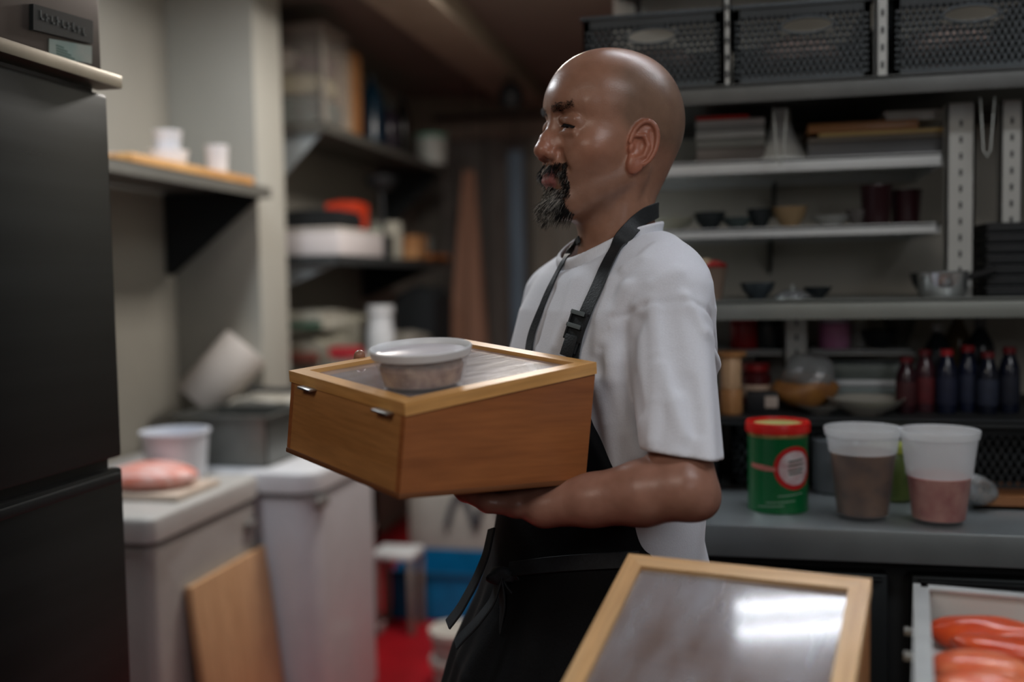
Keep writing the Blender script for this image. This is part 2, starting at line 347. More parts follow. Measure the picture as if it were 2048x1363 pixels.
# things on the lower far shelf
z2 = 1.517
p = atx(545, 510, -1.52); q = atx(715, 510, -1.52)
t = thing('storage_box', (-1.66, 3.88, z2), 'long white cardboard box at the near end of the lower shelf', 'box')
MB().box(-.155, .155, -.20, .30, 0, .095, .004).build('body', pmat('white_card', 'cfcacb', .7, var=.04), t)
MB().box(-.158, .158, -.203, .303, .0951, .108, .004).build('lid', pmat('white_card_lid', 'c6c0b8', .7, var=.04), t)
pk('cloth_bag', -1.80, -1.53, 3.74, 3.99, z2+.110, z2+.185, '0c1114', 'black cloth bag slumped on the long white box', 'bag', group=None, rough=.8)
pk('food_box', -1.70, -1.56, 4.02, 4.15, z2+.112, z2+.235, 'cc3d1e', 'bright red food packet beside the black cloth bag', 'packet')
pk('packet', -1.77, -1.715, 4.03, 4.12, z2+.112, z2+.16, '2f5577', 'small blue packet behind the red food packet')
t = thing('scoop', (-1.56, 4.32, z2), 'black ladle standing upright in a pot behind the red packet', 'ladle')
MB().lathe([(0, 0), (.045, 0), (.05, .10), (.046, .10), (.04, .006), (0, .006)], n=20).build('pot', steel_d, t)
MB().tube([(0, 0, .01), (.005, 0, .12), (.0, 0, .30)], .014, 10).build('handle', blackp, t)
MB().lathe([(0, .30), (.05, .31), (.072, .345), (.074, .365), (.03, .375), (0, .376)], n=24).build('head', blackp, t)
bm_roll = pmat('white_roll', 'b0aea2', .8, var=.06)
t = thing('paper_roll', (-1.62, 4.55, z2), 'upright white paper roll at the middle of the lower shelf', 'roll')
MB().lathe([(.02, 0), (.072, 0), (.074, .004), (.074, .17), (.071, .174), (.02, .174), (.02, 0)], n=28).build('sheets', bm_roll, t)
MB().lathe([(.0185, .001), (.0198, .001), (.0198, .176), (.0185, .176), (.0185, .001)], n=20).build('core', pmat('card_core', '8d6f50', .8), t)
bottle(-1.545, 4.20, z2, .028, .12, '4a8f67', 'small green jar in front of the white paper roll', '9fb2a0', neck=.7, nh=.2, name='jar')
t = thing('carton', (-1.58, 4.72, z2), 'open brown cardboard carton on the lower shelf', 'box')
MB().box(-.09, .09, -.06, -.055, 0, .115).box(-.09, .09, .055, .06, 0, .115).box(-.09, -.085, -.06, .06, 0, .115).box(.085, .09, -.06, .06, 0, .115).box(-.09, .09, -.06, .06, 0, .004).build('body', pmat('kraft_box', '8a5a33', .8, c2='b98a5d', scale=10), t)
tag(MB().box(-.13, .13, -.10, .16, 0, .012, .003).box(-.13, .13, -.10, -.09, 0, .03).box(.12, .13, -.1, .16, 0, .03).build('serving_tray', wood('orange_wood', 'a8632c', 'c07a3c', axis=1), loc=(-1.61, 4.98, z2)), 'orange wooden tray at the far end of the lower shelf', 'tray')
tb = thing('plastic_tub', (-1.60, 4.99, z2+.013), 'clear plastic tub standing in the orange wooden tray', 'tub')
MB().lathe([(0, 0), (.06, 0), (.072, .10), (.075, .102), (.068, .10), (.057, .004), (0, .004)], n=26).build('body', pmat('clear_tub', '8d9492', .3, trans=.4), tb)

# hanging clothes and curtains on the corridor wall
def cloth(name, x, y0, y1, zb, zt, c, label, cat, amp=.02, folds=5, seed=0, shape=None, axis='x'):
    m = MB(); nu, nv = 40, 30; v = []; f = []; rr = random.Random(seed); ph = rr.uniform(0, 6)
    for side in (0, 1):
        for j in range(nv+1):
            for i in range(nu+1):
                u = i/nu; t_ = j/nv; z = zb+(zt-zb)*t_
                s0, s1 = shape(t_) if shape else (0, 1)
                y = y0+(y1-y0)*(s0+(s1-s0)*u)
                off = amp*(1-.35*t_)*math.sin(u*folds*2*math.pi+ph+.6*math.sin(3*t_))+side*.006
                v.append((x+off, y, z) if axis == 'x' else (y, x+off, z))
    n1 = (nu+1)*(nv+1)
    for s_ in (0, 1):
        for j in range(nv):
            for i in range(nu):
                k = s_*n1+j*(nu+1)+i; q = (k, k+1, k+nu+2, k+nu+1); f.append(q if s_ else q[::-1])
    ring = [i for i in range(nu+1)] + [j*(nu+1)+nu for j in range(1, nv+1)] + [nv*(nu+1)+i for i in range(nu-1, -1, -1)] + [j*(nu+1) for j in range(nv-1, 0, -1)]
    for a_, b2 in zip(ring, ring[1:]+ring[:1]): f.append((a_, b2, b2+n1, a_+n1))
    m.add(v, f)
    return tag(m.build(name, pmat(name+'_'+c, c, .85, var=.12, scale=8, stretch=(4, 4, .5))), label, cat)
cloth('curtain', 5.93, -1.75, -1.22, .25, 2.2595, '6f6c69', 'dark grey curtain hanging left of the brown apron at the rear', 'curtain', folds=3, seed=2, axis='y')
cloth('curtain', 5.93, -1.20, -0.80, .10, 2.2595, '94928a', 'pale grey curtain at the end of the corridor behind the man', 'curtain', folds=3, seed=4, axis='y')
cloth('curtain', 5.93, -0.78, -0.29, .10, 2.2595, '817f76', 'olive grey curtain nearest the corridor wall behind the man', 'curtain', folds=4, seed=9, axis='y')
cloth('hanging_apron', 5.25, -1.53, -1.30, 1.02, 2.0, '8d6a58', 'brown apron hanging at the rear of the corridor', 'apron', folds=2, amp=.015, seed=5, axis='y', shape=lambda t_: (.45*t_, 1-.25*t_))
cloth('hanging_apron', 5.35, -1.42, -1.24, .82, 1.03, '2b1d20', 'dark maroon cloth hanging below the brown apron', 'cloth', folds=2, amp=.012, seed=6, axis='y')
cloth('hanging_apron', 5.30, -1.19, -1.11, .9, 2.1, '5c6b7a', 'narrow slate blue cloth strip hanging between the grey curtains', 'cloth', folds=1, amp=.012, seed=8, axis='y')
for o_h in [o for o in col.objects if o.name.startswith('hanging_apron')]:
    zs_ = [v.co.z for v in o_h.data.vertices]; zt_h = max(zs_); tv = [v.co for v in o_h.data.vertices if v.co.z > zt_h-.02]
    mx_, my_ = sum(v.x for v in tv)/len(tv), sum(v.y for v in tv)/len(tv)
    MB().tube([(mx_, my_, zt_h-.01), (mx_, my_, H)], .004, 6).build('cord', pmat('cord_dark', '2d2826', .8), o_h)
t = thing('pipe', (-1.2, 5.8, 2.33), 'thin dark pipe crossing under the ceiling at the corridor end', 'pipe')
MB().tube([(-.55, 0, .045), (0, 0, .04), (.75, 0, .03)], .018, 10).build('tube', pmat('pipe_dark', '26211f', .6), t)
p = aty(1022, 196, 4.9)
t = thing('spotlight', (p[0], p[1], p[2]-.05), 'round black lamp head hanging by the corridor pipe', 'lamp')
MB().lathe([(0, 0), (.05, .004), (.062, .03), (.064, .07), (.05, .11), (.02, .13), (0, .132)], n=24).build('head', blackp, t)
MB().tube([(0, 0, .12), (0, 0, H-(p[2]-.05))], .006, 8).build('stem', blackp, t)

# ================================================================== FREEZERS
def freezer(name, label, x0, x1, y0, y1, zt, rr, mat, lidm, parts=None):
    cx_, cy_ = (x0+x1)/2, (y0+y1)/2; t = thing(name, (cx_, cy_, 0), label, 'freezer')
    def rbox(m, ex, za, zb_, r):
        bm = bmesh.new(); bmesh.ops.create_cube(bm, size=1.0)
        for v in bm.verts: v.co = Vector((v.co.x*(x1-x0+2*ex), v.co.y*(y1-y0+2*ex), (za+zb_)/2+v.co.z*(zb_-za)))
        ve = [e for e in bm.edges if abs(e.verts[0].co.z-e.verts[1].co.z) > .01]
        bmesh.ops.bevel(bm, geom=ve, offset=r, segments=6, affect='EDGES', profile=.5)
        te = [e for e in bm.edges if e.verts[0].co.z > zb_-.001 and e.verts[1].co.z > zb_-.001 and len([f for f in e.link_faces if abs(f.normal.z) < .5]) == 1]
        bmesh.ops.bevel(bm, geom=te, offset=min(.012, (zb_-za)*.3), segments=3, affect='EDGES', profile=.5)
        m.bm(bm); return m
    rbox(MB(), 0, .05, zt-.075, rr).build('body', mat, t)
    rbox(MB(), -.006, zt-.075, zt-.062, rr).build('gasket', pmat('gasket', '54534f', .6), t)
    rbox(MB(), .008, zt-.062, zt, rr).build('lid', lidm, t)
    for a_ in (x0+.08, x1-.08):
        for b2 in (y0+.08, y1-.08): MB().lathe([(0, 0), (.03, 0), (.03, .052), (0, .052)], a_-cx_, b2-cy_, 0, 12).build('foot', blackp, t)
    return t
wf1 = pmat('freezer_grey_white', 'a29f9b', .38, var=.04, coat=.3)
f1 = freezer('chest_freezer', 'long white chest freezer beside the fridge, topped with packs of food', -1.93, -1.37, 2.12, 2.665, .85, .03, wf1, pmat('freezer_lid', 'b6b4b0', .35, var=.04))
MB().box(.278, .296, .19, .24, .70, .725, .004).build('lock', pmat('lock_grey', '73716f', .5), f1)
f2 = freezer('chest_freezer', 'narrow white chest freezer with rounded corners, below the carried box', -1.93, -1.20, 2.685, 3.222, .855, .075, whiteE, pmat('freezer_lid_white', 'ced0d4', .35, var=.03))
MB().box(.366, .380, -.27, -.19, .745, .775, .005).build('lock', pmat('lock_grey', '73716f', .5), f2)
MB().box(.366, .376, .20, .28, .20, .235, .005).build('drain_cover', pmat('drain_pink', '8a7678', .5), f2)
# board leaning on freezer 1
bw = MB().box(-.011, .011, -.205, .205, 0, .645, .004)
o = bw.build('wooden_board', wood('leaning_wood', 'bb9068', 'cfa47b', axis=2))
o.location = (-1.283, 2.455, .0012); o.rotation_euler = (0, math.radians(-6.5), 0)
tag(o, 'plain pale wooden board leaning against the white chest freezer', 'board')
# on freezer 1
zf = .8505
pkm = pmat('film_pack', 'd9cfd2', .25, var=.05)
t = thing('meat_pack', (float(atz(316, 972, .870)[0])-.02, float(atz(316, 972, .870)[1])+.015, zf), 'shrink-wrapped pack of salmon on the chest freezer beside the fridge', 'food pack')
MB().box(-.135, .135, -.11, .11, 0, .018, .006).build('tray', pmat('pack_tray', 'c9b8a8', .5), t)
MB().blob((0, 0, .045), (.120, .095, .036), 3, .05).build('fish', pmat('pack_fish', 'dd6a48', .35, c2='ecd0cc', scale=14, stretch=(1, 4, 1)), t)
t = thing('plastic_tub', (float(aty(356, 900, 2.575)[0])-.01, 2.58, zf), 'white plastic tub behind the salmon pack on the chest freezer', 'tub')
MB().lathe([(0, 0), (.078, 0), (.082, .01), (.092, .13), (.098, .132), (.098, .140), (.088, .140), (.078, .01), (0, .01)], n=36).build('body', pmat('tub_white2', 'd5d9e2', .35, var=.02), t)
t = thing('metal_pan', (-1.66, 2.62, zf), 'rectangular stainless steel pan behind the white tub', 'pan')
# deep pan spanning the gap of both freezer lids
def gpan(t, w, d, h, th=.004, m=steel):
    bm = MB()
    bm.box(-w, w, -d, -d+th, 0, h).box(-w, w, d-th, d, 0, h).box(-w, -w+th, -d, d, 0, h).box(w-th, w, -d, d, 0, h).box(-w, w, -d, d, 0, th)
    bm.build('basin', m, t)
    MB().box(-w-.015, w+.015, -d-.015, -d+.002, h, h+.006, .002).box(-w-.015, w+.015, d-.002, d+.015, h, h+.006, .002).box(-w-.015, -w+.002, -d, d, h, h+.006, .002).box(w-.002, w+.015, -d, d, h, h+.006, .002).build('rim', m, t)
t.location = (-1.52, 2.87, .856); gpan(t, .150, .13, .15, m=pmat('pan_steel', '7b7d7a', .35, .8))
t = thing('paper_roll', (-1.75, 2.90, .870), 'big white paper towel roll tilted in the steel pan', 'roll')
MB().lathe([(.02, 0), (.085, 0), (.088, .004), (.088, .25), (.085, .254), (.02, .254), (.02, 0)], n=32).build('sheets', pmat('towel_white', 'b9b2ac', .85, var=.04), t)
MB().lathe([(.0185, .001), (.0198, .001), (.0198, .257), (.0185, .257), (.0185, .001)], n=20).build('core', pmat('card_core', '8d6f50', .8), t)
t.rotation_euler = (math.radians(-22), math.radians(38), 0); t.location = (-1.80, 3.09, 1.006)
# things on freezer 2 beside the pan
zg = .8555
t = thing('storage_box', (-1.79, 3.10, zg), 'low grey box carrying the paper towel roll on the narrow freezer', 'box')
MB().box(-.12, .12, -.10, .10, 0, .08, .004).build('body', pmat('box_grey', '6d6b66', .7), t)
MB().box(-.123, .123, -.103, .103, .0805, .090, .003).build('lid', pmat('box_grey_lid', '7a7872', .7), t)
pk('vegetable_bag', -1.66, -1.40, 3.03, 3.20, zg, zg+.17, 'a8a49c', 'pale plastic bag behind the steel pan on the narrow freezer', 'bag', c2='8d897c')
t = thing('tongs', (-1.48, 3.11, zg+.178), 'dark handled tongs lying on the pale bag behind the steel pan', 'tongs')
MB().tube([(-.12, -.02, .02), (0, 0, .012), (.06, .02, .016)], .010, 8).build('handle', blackp, t)
MB().tube([(.055, .02, .016), (.13, .01, .012)], .006, 8).tube([(.055, .02, .016), (.13, .035, .012)], .006, 8).build('jaws', steel_l, t)
# side table with the heap of bags, under the far shelves
st_ = thing('side_table', (-1.68, 4.35, 0), 'steel side table under the far wall shelves, heaped with bags', 'table')
MB().box(-.25, .25, -.72, .72, .93, .965, .004).build('tabletop', steel_d, st_)
for sx in (-.23, .23):
    for sy in (-.69, .69): MB().box(sx-.018, sx+.018, sy-.018, sy+.018, 0, .93, .003).build('leg', steel_d, st_)
zt_t = .9655
pk('vegetable_bag', -1.92, -1.58, 3.68, 4.02, zt_t, zt_t+.22, '9a968a', 'large grey plastic bag at the near end of the side table', 'bag', c2='7b7868')
pk('vegetable_bag', -1.91, -1.60, 3.70, 4.00, zt_t+.242, zt_t+.33, '8f8c7f', 'greyish bag topmost on the near end of the heap', 'bag', c2='a8a69c')
pk('packet', -1.72, -1.585, 3.655, 3.68, zt_t+.262, zt_t+.29, '1f4a3a', 'narrow dark green packet at the front of the topmost bag')
pk('packet', -1.74, -1.60, 3.64, 3.675, zt_t+.13, zt_t+.17, '6b3a30', 'brown red packet below the dark green packet')
pk('packet', -1.555, -1.425, 3.66, 3.70, zt_t+.145, zt_t+.19, 'a82832', 'bright red packet on the pale bag beside the white bottle')
pk('vegetable_bag', -1.56, -1.44, 3.66, 3.98, zt_t, zt_t+.14, 'a09d92', 'pale bag under the bright red packet on the side table', 'bag', c2='87847a')
bottle(-1.50, 4.10, zt_t, .060, .34, 'c6cbd0', 'white plastic jug with a broad top in the middle of the side table', 'ccd0d4', neck=.8, nh=.25)
pk('vegetable_bag', -1.90, -1.60, 4.08, 4.28, zt_t, zt_t+.30, 'a3a095', 'tall cream bag behind the white jug against the wall', 'bag', c2='8a8878')
pk('vegetable_bag', -1.62, -1.44, 4.30, 4.62, zt_t, zt_t+.20, 'a39a94', 'pinkish pale bag beyond the white jug', 'bag', c2='7f8278')
pk('cloth_bag', -1.64, -1.44, 4.70, 5.02, zt_t, zt_t+.40, '12181c', 'black cloth bag at the far end of the side table', 'bag', rough=.8)
# beyond the narrow freezer
t = thing('trash_bin', (-1.42, 3.42, 0), 'slim pinkish grey bin just beyond the narrow freezer', 'bin')
MB().lathe([(0, 0), (.10, 0), (.12, .50), (.125, .51), (.11, .51), (.095, .01), (0, .01)], n=30).build('body', pmat('bin_pink', 'a88f8b', .5), t)
MB().lathe([(.118, .512), (.124, .52), (.11, .60), (.08, .66), (0, .67)], n=30).build('liner', pmat('bin_liner', '30363c', .5), t)
t = thing('shopping_bag', (-1.24, 4.55, 0), 'large white bag with grey handles on the floor at the rear', 'bag')
m = MB(); m.box(-.27, .27, -.12, .12, 0, .43, .03); m.v = [(x*(1+.06*math.sin(z*9)), y+.02*math.sin(x*14+z*5), z) for x, y, z in m.v]
m.build('body', pmat('bag_white', 'b3b1ab', .6, var=.06, bump=.3, scale=10), t)
for yy in (-.150,):
    for cx_ in (.0, .14):
        pts = [(cx_-.07+.14*k/12, yy-.004, .43-.18*math.sin(math.pi*k/12)*-.0-.16*(1-abs(math.sin(math.pi*k/12)))) for k in range(13)]
        MB().ribbon(pts, [(0, -1, 0)]*13, .028, .004).build('handle', pmat('handle_grey', '4d4f55', .7), t)
t = thing('stool', (-1.34, 3.80, 0), 'small white and grey step stool beside the blue crate', 'stool')
MB().box(-.09, .09, -.08, .08, .30, .325, .006).build('seat', whitep, t)
for sx in (-.075, .075):
    for sy in (-.065, .065): MB().box(sx-.012, sx+.012, sy-.012, sy+.012, 0, .30, .003).build('leg', pmat('stool_grey', '8c867f', .5), t)
t = thing('plastic_crate', (-1.22, 4.03, 0), 'bright blue plastic crate on the red floor', 'crate')
bl = pmat('crate_blue', '006a9c', .45, var=.12)
MB().box(-.19, .19, -.13, -.12, 0, .19).box(-.19, .19, .12, .13, 0, .235).prism([(-.13, 0), (.13, 0), (.13, .235), (-.13, .19)], -.19, -.18, 'x').prism([(-.13, 0), (.13, 0), (.13, .235), (-.13, .19)], .18, .19, 'x').box(-.19, .19, -.13, .13, 0, .01).build('body', bl, t)
MB().box(-.20, .20, -.14, -.118, .19, .205, .004).build('rim', pmat('crate_blue_dark', '0a4f74', .45), t)
cv = pmat('tub_cream', 'b9b6ae', .4)
for k in range(2):
    t = thing('food_tub', (float(atz(900, 1385, 0)[0]), float(atz(900, 1385, 0)[1])+.08, .001+k*.1005), ('lower' if k == 0 else 'upper')+' white lidded tub of the stack on the red floor by the apron', 'tub', 'stacked white tubs on the floor')
    MB().lathe([(0, 0), (.075, 0), (.085, .075), (0, .075)], n=28).build('body', pmat('tub_body_grey', '9a938e', .5), t)
    MB().lathe([(.085, .0755), (.092, .078), (.092, .098), (.085, .100), (0, .100)], n=28).build('lid', cv, t)

# ================================================================== CEILING LIGHTS
tubem = pmat('lamp_tube', 'ffffff', .4, emit='f4f8ff', estr=21.0)
def fixture(x0, x1, y, label, tube=True):
    t = thing('ceiling_light', ((x0+x1)/2, y, 2.44), label, 'light'); L_ = (x1-x0)/2
    MB().box(-L_-.02, L_+.02, -.20, .18, .028, .08, .004).build('housing', pmat('lamp_housing', 'd0d4d8', .4), t)
    for yy in (-.036, .036):
        MB().tube([(-L_, yy, .010), (L_, yy, .010)], .013, 14).build('tube', tubem, t)
        for sx in (-L_-.012, L_): MB().box(sx, sx+.012, yy-.012, yy+.012, -.006, .03, .002).build('socket', whitep, t)
    return t
fixture(-.15, 1.05, 1.82, 'twin tube fluorescent ceiling light above the worktop, reflected in the glass lid')
# ================================================================== BACK COUNTER UNIT (right)
YC = 1.635
XL, XR = -0.26, 1.30
ct = thing('worktop', (.5, 1.98, 0.948), 'long stainless steel worktop behind the man, holding the cans and tubs', 'worktop')
MB().box(XL-.5, XR-.5, YC-1.98, 2.335-1.98, 0, .052, .004).build('top', pmat('worktop_steel', '8e9596', .34, .6, var=.05, rvar=.05), ct)
dm = pmat('drawer_steel', '43484a', .4, .85, var=.08, scale=5, stretch=(8, 1, 1))
uf = thing('undercounter_fridge', (.5, 1.98, 0), 'dark steel undercounter refrigerator below the worktop', 'refrigerator')
MB().box(XL+.01-.5, XR-.5, 1.70-1.98, .34, .08, .945, .003).build('cabinet', pmat('cabinet_dark', '101314', .6), uf)
gx = aty(1800, 1250, 1.66)[0]
for (a_, b2) in ((XL+.015, gx-.018), (gx+.018, gx+.50)):
    d_ = MB().box(a_-.5, b2-.5, 1.664-1.98, 1.699-1.98, .12, .922, .004).build('door', dm, uf)
    MB().box(a_-.5+.01, b2-.5-.01, 1.652-1.98, 1.6635-1.98, .912, .918, .001).build('handle', steel_d, d_)
for sx in (XL+.06, XR-.06):
    for sy in (1.76, 2.28): MB().lathe([(0, 0), (.02, 0), (.02, .082), (0, .082)], sx-.5, sy-1.98, 0, 12).build('leg', steel_d, uf)

# shelving system: uprights, shelves
sm = pmat('rack_steel', '868a84', .42, .35, var=.05)
sml = pmat('rack_shelf_pale', 'cdd1d0', .45, .15, var=.04)
smd = pmat('rack_dark', '3a3d3e', .5, .4, var=.1)
up_m = pmat('upright_white', 'b7b9b4', .5, .1, var=.04)
def shelf(name, label, y0, y1, zt, th, mat, x0=XL, x1=XR, group='shelves above the worktop'):
    cx_, cy_ = (x0+x1)/2, (y0+y1)/2; t = thing(name, (cx_, cy_, zt-th), label, 'shelf', group)
    MB().box(x0-cx_, x1-cx_, y0-cy_, y1-cy_, th-.006, th).box(x0-cx_, x1-cx_, y0-cy_, y0+.006-cy_, 0, th, .002).box(x0-cx_, x1-cx_, y1-.006-cy_, y1-cy_, 0, th).box(x0-cx_, x0+.006-cx_, y0-cy_, y1-cy_, 0, th).box(x1-.006-cx_, x1-cx_, y0-cy_, y1-cy_, 0, th).build('board', mat, t)
    for xb in (x0+.05, x1-.30):
        MB().prism([(y1-cy_, 0), (y1-.12-cy_, 0), (y1-cy_, -.07)], xb-cx_-.004, xb-cx_+.004, 'x').build('bracket', smd, t)
    return t
def zat(x, y, Y): return float(aty(x, y, Y)[2])
def xat(x, y, Y): return float(aty(x, y, Y)[0])
Z1 = zat(1700, 838, 1.90); Z2 = zat(1700, 598, 1.90); Z3 = zat(1600, 452, 2.02); Z4 = zat(1600, 315, 2.02); Z5 = zat(1600, 160, 1.88); Zi = zat(1600, 700, 2.10)
shelf('wall_shelf', 'lowest shelf above the worktop, with the bottles and bowl, dark edge', 1.90, 2.335, Z1, .012, smd)
shelf('wall_shelf', 'thick edged grey steel shelf behind the shoulder, holding steel pans', 1.90, 2.335, Z2, .036, sm)
shelf('wall_shelf', 'narrow white shelf with the pink jar, between the two lower shelves', 2.10, 2.335, Zi, .010, sml, x1=xat(1830, 700, 2.10))
shelf('wall_shelf', 'pale shelf level with the neck, crowded with small bowls', 2.02, 2.335, Z3, .020, sml, x1=xat(1880, 460, 2.02))
shelf('wall_shelf', 'white shelf below the stacked boards, level with the ear', 2.02, 2.335, Z4, .026, sml, x1=xat(1890, 330, 2.02))
shelf('wall_shelf', 'top grey shelf carrying the three dark woven baskets', 1.88, 2.335, Z5, .034, pmat('top_shelf_grey', '5d5f5d', .5, .4))
shelf('wall_shelf', 'highest shelf near the ceiling with the orange board', 1.95, 2.335, 2.06, .02, smd)
def upright(px0, px1, py, Y, za, zb_, label, m=up_m, grp=None):
    a_, b2 = xat(px0, py, Y), xat(px1, py, Y)
    t = thing('upright', ((a_+b2)/2, Y, za), label, 'post', grp); w = (b2-a_)/2
    MB().box(-w, w, 0, .004, 0, zb_-za).box(-w, -w+.004, 0, .03, 0, zb_-za).box(w-.004, w, 0, .03, 0, zb_-za).build('channel', m, t)
    m2 = MB()
    n = int((zb_-za)/.03)
    for k in range(n): m2.box(-.0025, .0025, -.0004, .0002, .012+k*.03, .024+k*.03)
    m2.build('slots', blackp, t)
upright(1892, 1950, 400, 2.00, Z2+.001, Z5-.036, 'broad white upright post at the right, between the pan shelf and the baskets')
upright(2000, 2046, 380, 2.00, Z2+.001, Z5-.036, 'second white upright post beside the dark container stack')
upright(1568, 1618, 670, 2.085, Z1+.001, Z2-.037, 'pale upright post between the dark jar and the pink jar')
upright(1535, 1568, 200, 2.26, Z4+.001, Z5-.036, 'pale upright post behind the white funnel')

upright(1446, 1463, 100, 1.885, Z5+.001, 2.039, 'slim pale post between the left and middle woven baskets')
upright(1751, 1779, 80, 1.885, Z5+.001, 2.039, 'pale post between the middle and right woven baskets')
# ------------------------------------------------ containers on the worktop
def deli(x, y, z, rt, rb, h, label, content, cfrac, c2=None, lidtype=None, grp='clear tubs on the worktop'):
    t = thing('deli_container', (x, y, z), label, 'container', grp)
    cm = pmat('deli_plastic', 'e6eaec', .22, alpha=.035, var=.02, spec=.6)
    hc0 = h*cfrac; rc0 = rb+(rt*.96-rb)*cfrac; cu = pmat('deli_plastic_rim', 'e6eaec', .3, alpha=.50, var=.02, spec=.6)
    MB().lathe([(0, .002), (rb*.9, 0), (rb, .004), (rc0, hc0+.002), (rc0*.975, hc0+.002), (rb*.97, .006), (0, .005)], n=44).build('tub', cm, t)
    MB().lathe([(rc0, hc0+.0021), (rt*.96, h-.014), (rt*.985, h-.012), (rt*1.0, h-.012), (rt*1.03, h-.003), (rt*1.02, h), (rt*.99, h-.001), (rt*.965, h-.010), (rc0*.975, hc0+.0021), (rc0, hc0+.0021)], n=44).build('rim', cu, t)
    hc = h*cfrac; rc = (rb+(rt*.96-rb)*cfrac)*.955
    MB().lathe([(0, .007), (rb*.93, .008), (rc, hc), (rc*.9, hc+.003), (rc*.5, hc+.005), (0, hc+.004)], n=36, wob=lambda a, z: .008*math.sin(5*a+z*80)).build('contents', content, t)
    return t
brown = pmat('brown_sauce', '3f291e', .5, c2='634630', scale=30)
pinky = pmat('pickled_ginger', 'a9786c', .5, c2='8c4f4a', scale=35, bump=.6)
pc = aty(1722, 1020, 1.72)
p = atz(1724, 1046, 1.0005)
deli(float(p[0])+.006, float(p[1])+.045, 1.0005, .0600, .043, .150, 'clear tub of brown sauce on the worktop, middle of the three tall containers', brown, .72)
p = atz(1875, 1056, 1.0005)
deli(float(p[0])+.010, float(p[1])+.045, 1.0005, .0600, .043, .150, 'clear tub half full of pink pickles, rightmost of the tall containers', pinky, .50)
# green can
p = atz(1552, 1028, 1.0005)
gx_, gy_ = float(p[0])+.005, float(p[1])+.050
can = thing('tin_can', (gx_, gy_, 1.0005), 'tall green tin can with a red plastic lid and round red emblem', 'can')
rc, hc = .0505, .150
MB().lathe([(0, .003), (rc*.95, .002), (rc*1.01, 0), (rc*1.015, .003), (rc, .006), (rc, hc-.012), (rc*1.01, hc-.010), (rc*.98, hc-.006), (0, hc-.006)], n=56).build('body', pmat('can_green', '00592c', .35, var=.06, coat=.3), can)
ld = MB().lathe([(rc*1.02, hc-.016), (rc*1.075, hc-.015), (rc*1.08, hc-.002), (rc*1.05, hc+.002), (rc*.93, hc+.002), (rc*.90, hc-.002), (rc*.90, hc-.004), (0, hc-.004)], n=56).build('lid', pmat('lid_red', 'c3140f', .35, var=.05), can)
MB().lathe([(0, hc-.0035), (rc*.86, hc-.0035), (rc*.86, hc-.003), (0, hc-.003)], n=40).build('paper_disc', pmat('lid_paper', '8e9a55', .7, c2='b0a76b', scale=40), ld)
MB().lathe([(rc*1.002, hc-.022), (rc*1.008, hc-.021), (rc*1.008, hc-.0155), (rc*1.002, hc-.015)], n=56).build('rim', pmat('can_gold', 'a98a55', .35, .6), can)
camdir = math.atan2(-gy_, -gx_)
def wrap(name, uvs, faces, m, dr, parent=None):
    v = []
    for u, z in uvs:
        a_ = camdir+u/rc; v.append(((rc+dr)*math.cos(a_), (rc+dr)*math.sin(a_), z))
    mb = MB(); mb.add(v, faces); return mb.build(name, m, parent or can)
def ring(uc, zc, r0, r1, sq=1.0, n=40):
    uv = []; f = []; m = 9
    for j in range(m):
        rr = r0+(r1-r0)*j/(m-1)
        for k in range(n): a_ = 2*math.pi*k/n; uv.append((uc+rr*math.cos(a_), zc+rr*sq*math.sin(a_)))
    for j in range(m-1):
        for k in range(n): f.append((j*n+k, (j+1)*n+k, (j+1)*n+(k+1) % n, j*n+(k+1) % n))
    return uv, f
uc, zc = .030, .078
emb = wrap('emblem', *ring(uc, zc, .0001, .037), pmat('emblem_red', 'b3181a', .4), .0006)
wrap('emblem_disc', *ring(uc, zc, .0001, .029), pmat('emblem_white', 'c9bfc0', .4, c2='b58d8d', scale=50), .0010, emb)
uvs = []; fs = []
for k, (zz, ww) in enumerate(((.011, .024), (.004, .026), (-.004, .026), (-.010, .022))):
    n0 = len(uvs)
    for j in range(9): u = uc-.002-ww*.45+ww*j/8*1.15; uvs += [(u, zc+zz-.0014+.003*j/8), (u, zc+zz+.0014+.003*j/8)]
    for j in range(8): fs.append((n0+2*j, n0+2*j+2, n0+2*j+3, n0+2*j+1))
wrap('emblem_lettering', uvs, fs, pmat('emblem_green', '1c4a36', .5), .0014, emb)
uvs = []; fs = []
for j in range(17):
    u = uc-.033-.048*j/16; hw = .0032+.0010*math.sin(j/16*3.1)*1.5; uvs += [(u, zc-.002-hw+.004*j/16), (u, zc-.002+hw+.004*j/16)]
for j in range(16): fs.append((2*j, 2*j+2, 2*j+3, 2*j+1))
wrap('band', uvs, fs, pmat('band_pink', 'b86a60', .5), .0007)
uvs = []; fs = []
for (z_, u0, u1) in ((.030, .0, .045), (.018, -.02, .03), (.010, -.035, .01)):
    n0 = len(uvs)
    for j in range(9): u = u0+(u1-u0)*j/8; uvs += [(u, z_+.004*j/8), (u, z_+.0016+.004*j/8)]
    for j in range(8): fs.append((n0+2*j, n0+2*j+2, n0+2*j+3, n0+2*j+1))
wrap('small_print', uvs, fs, pmat('print_pale', '7f9a84', .5), .0007)

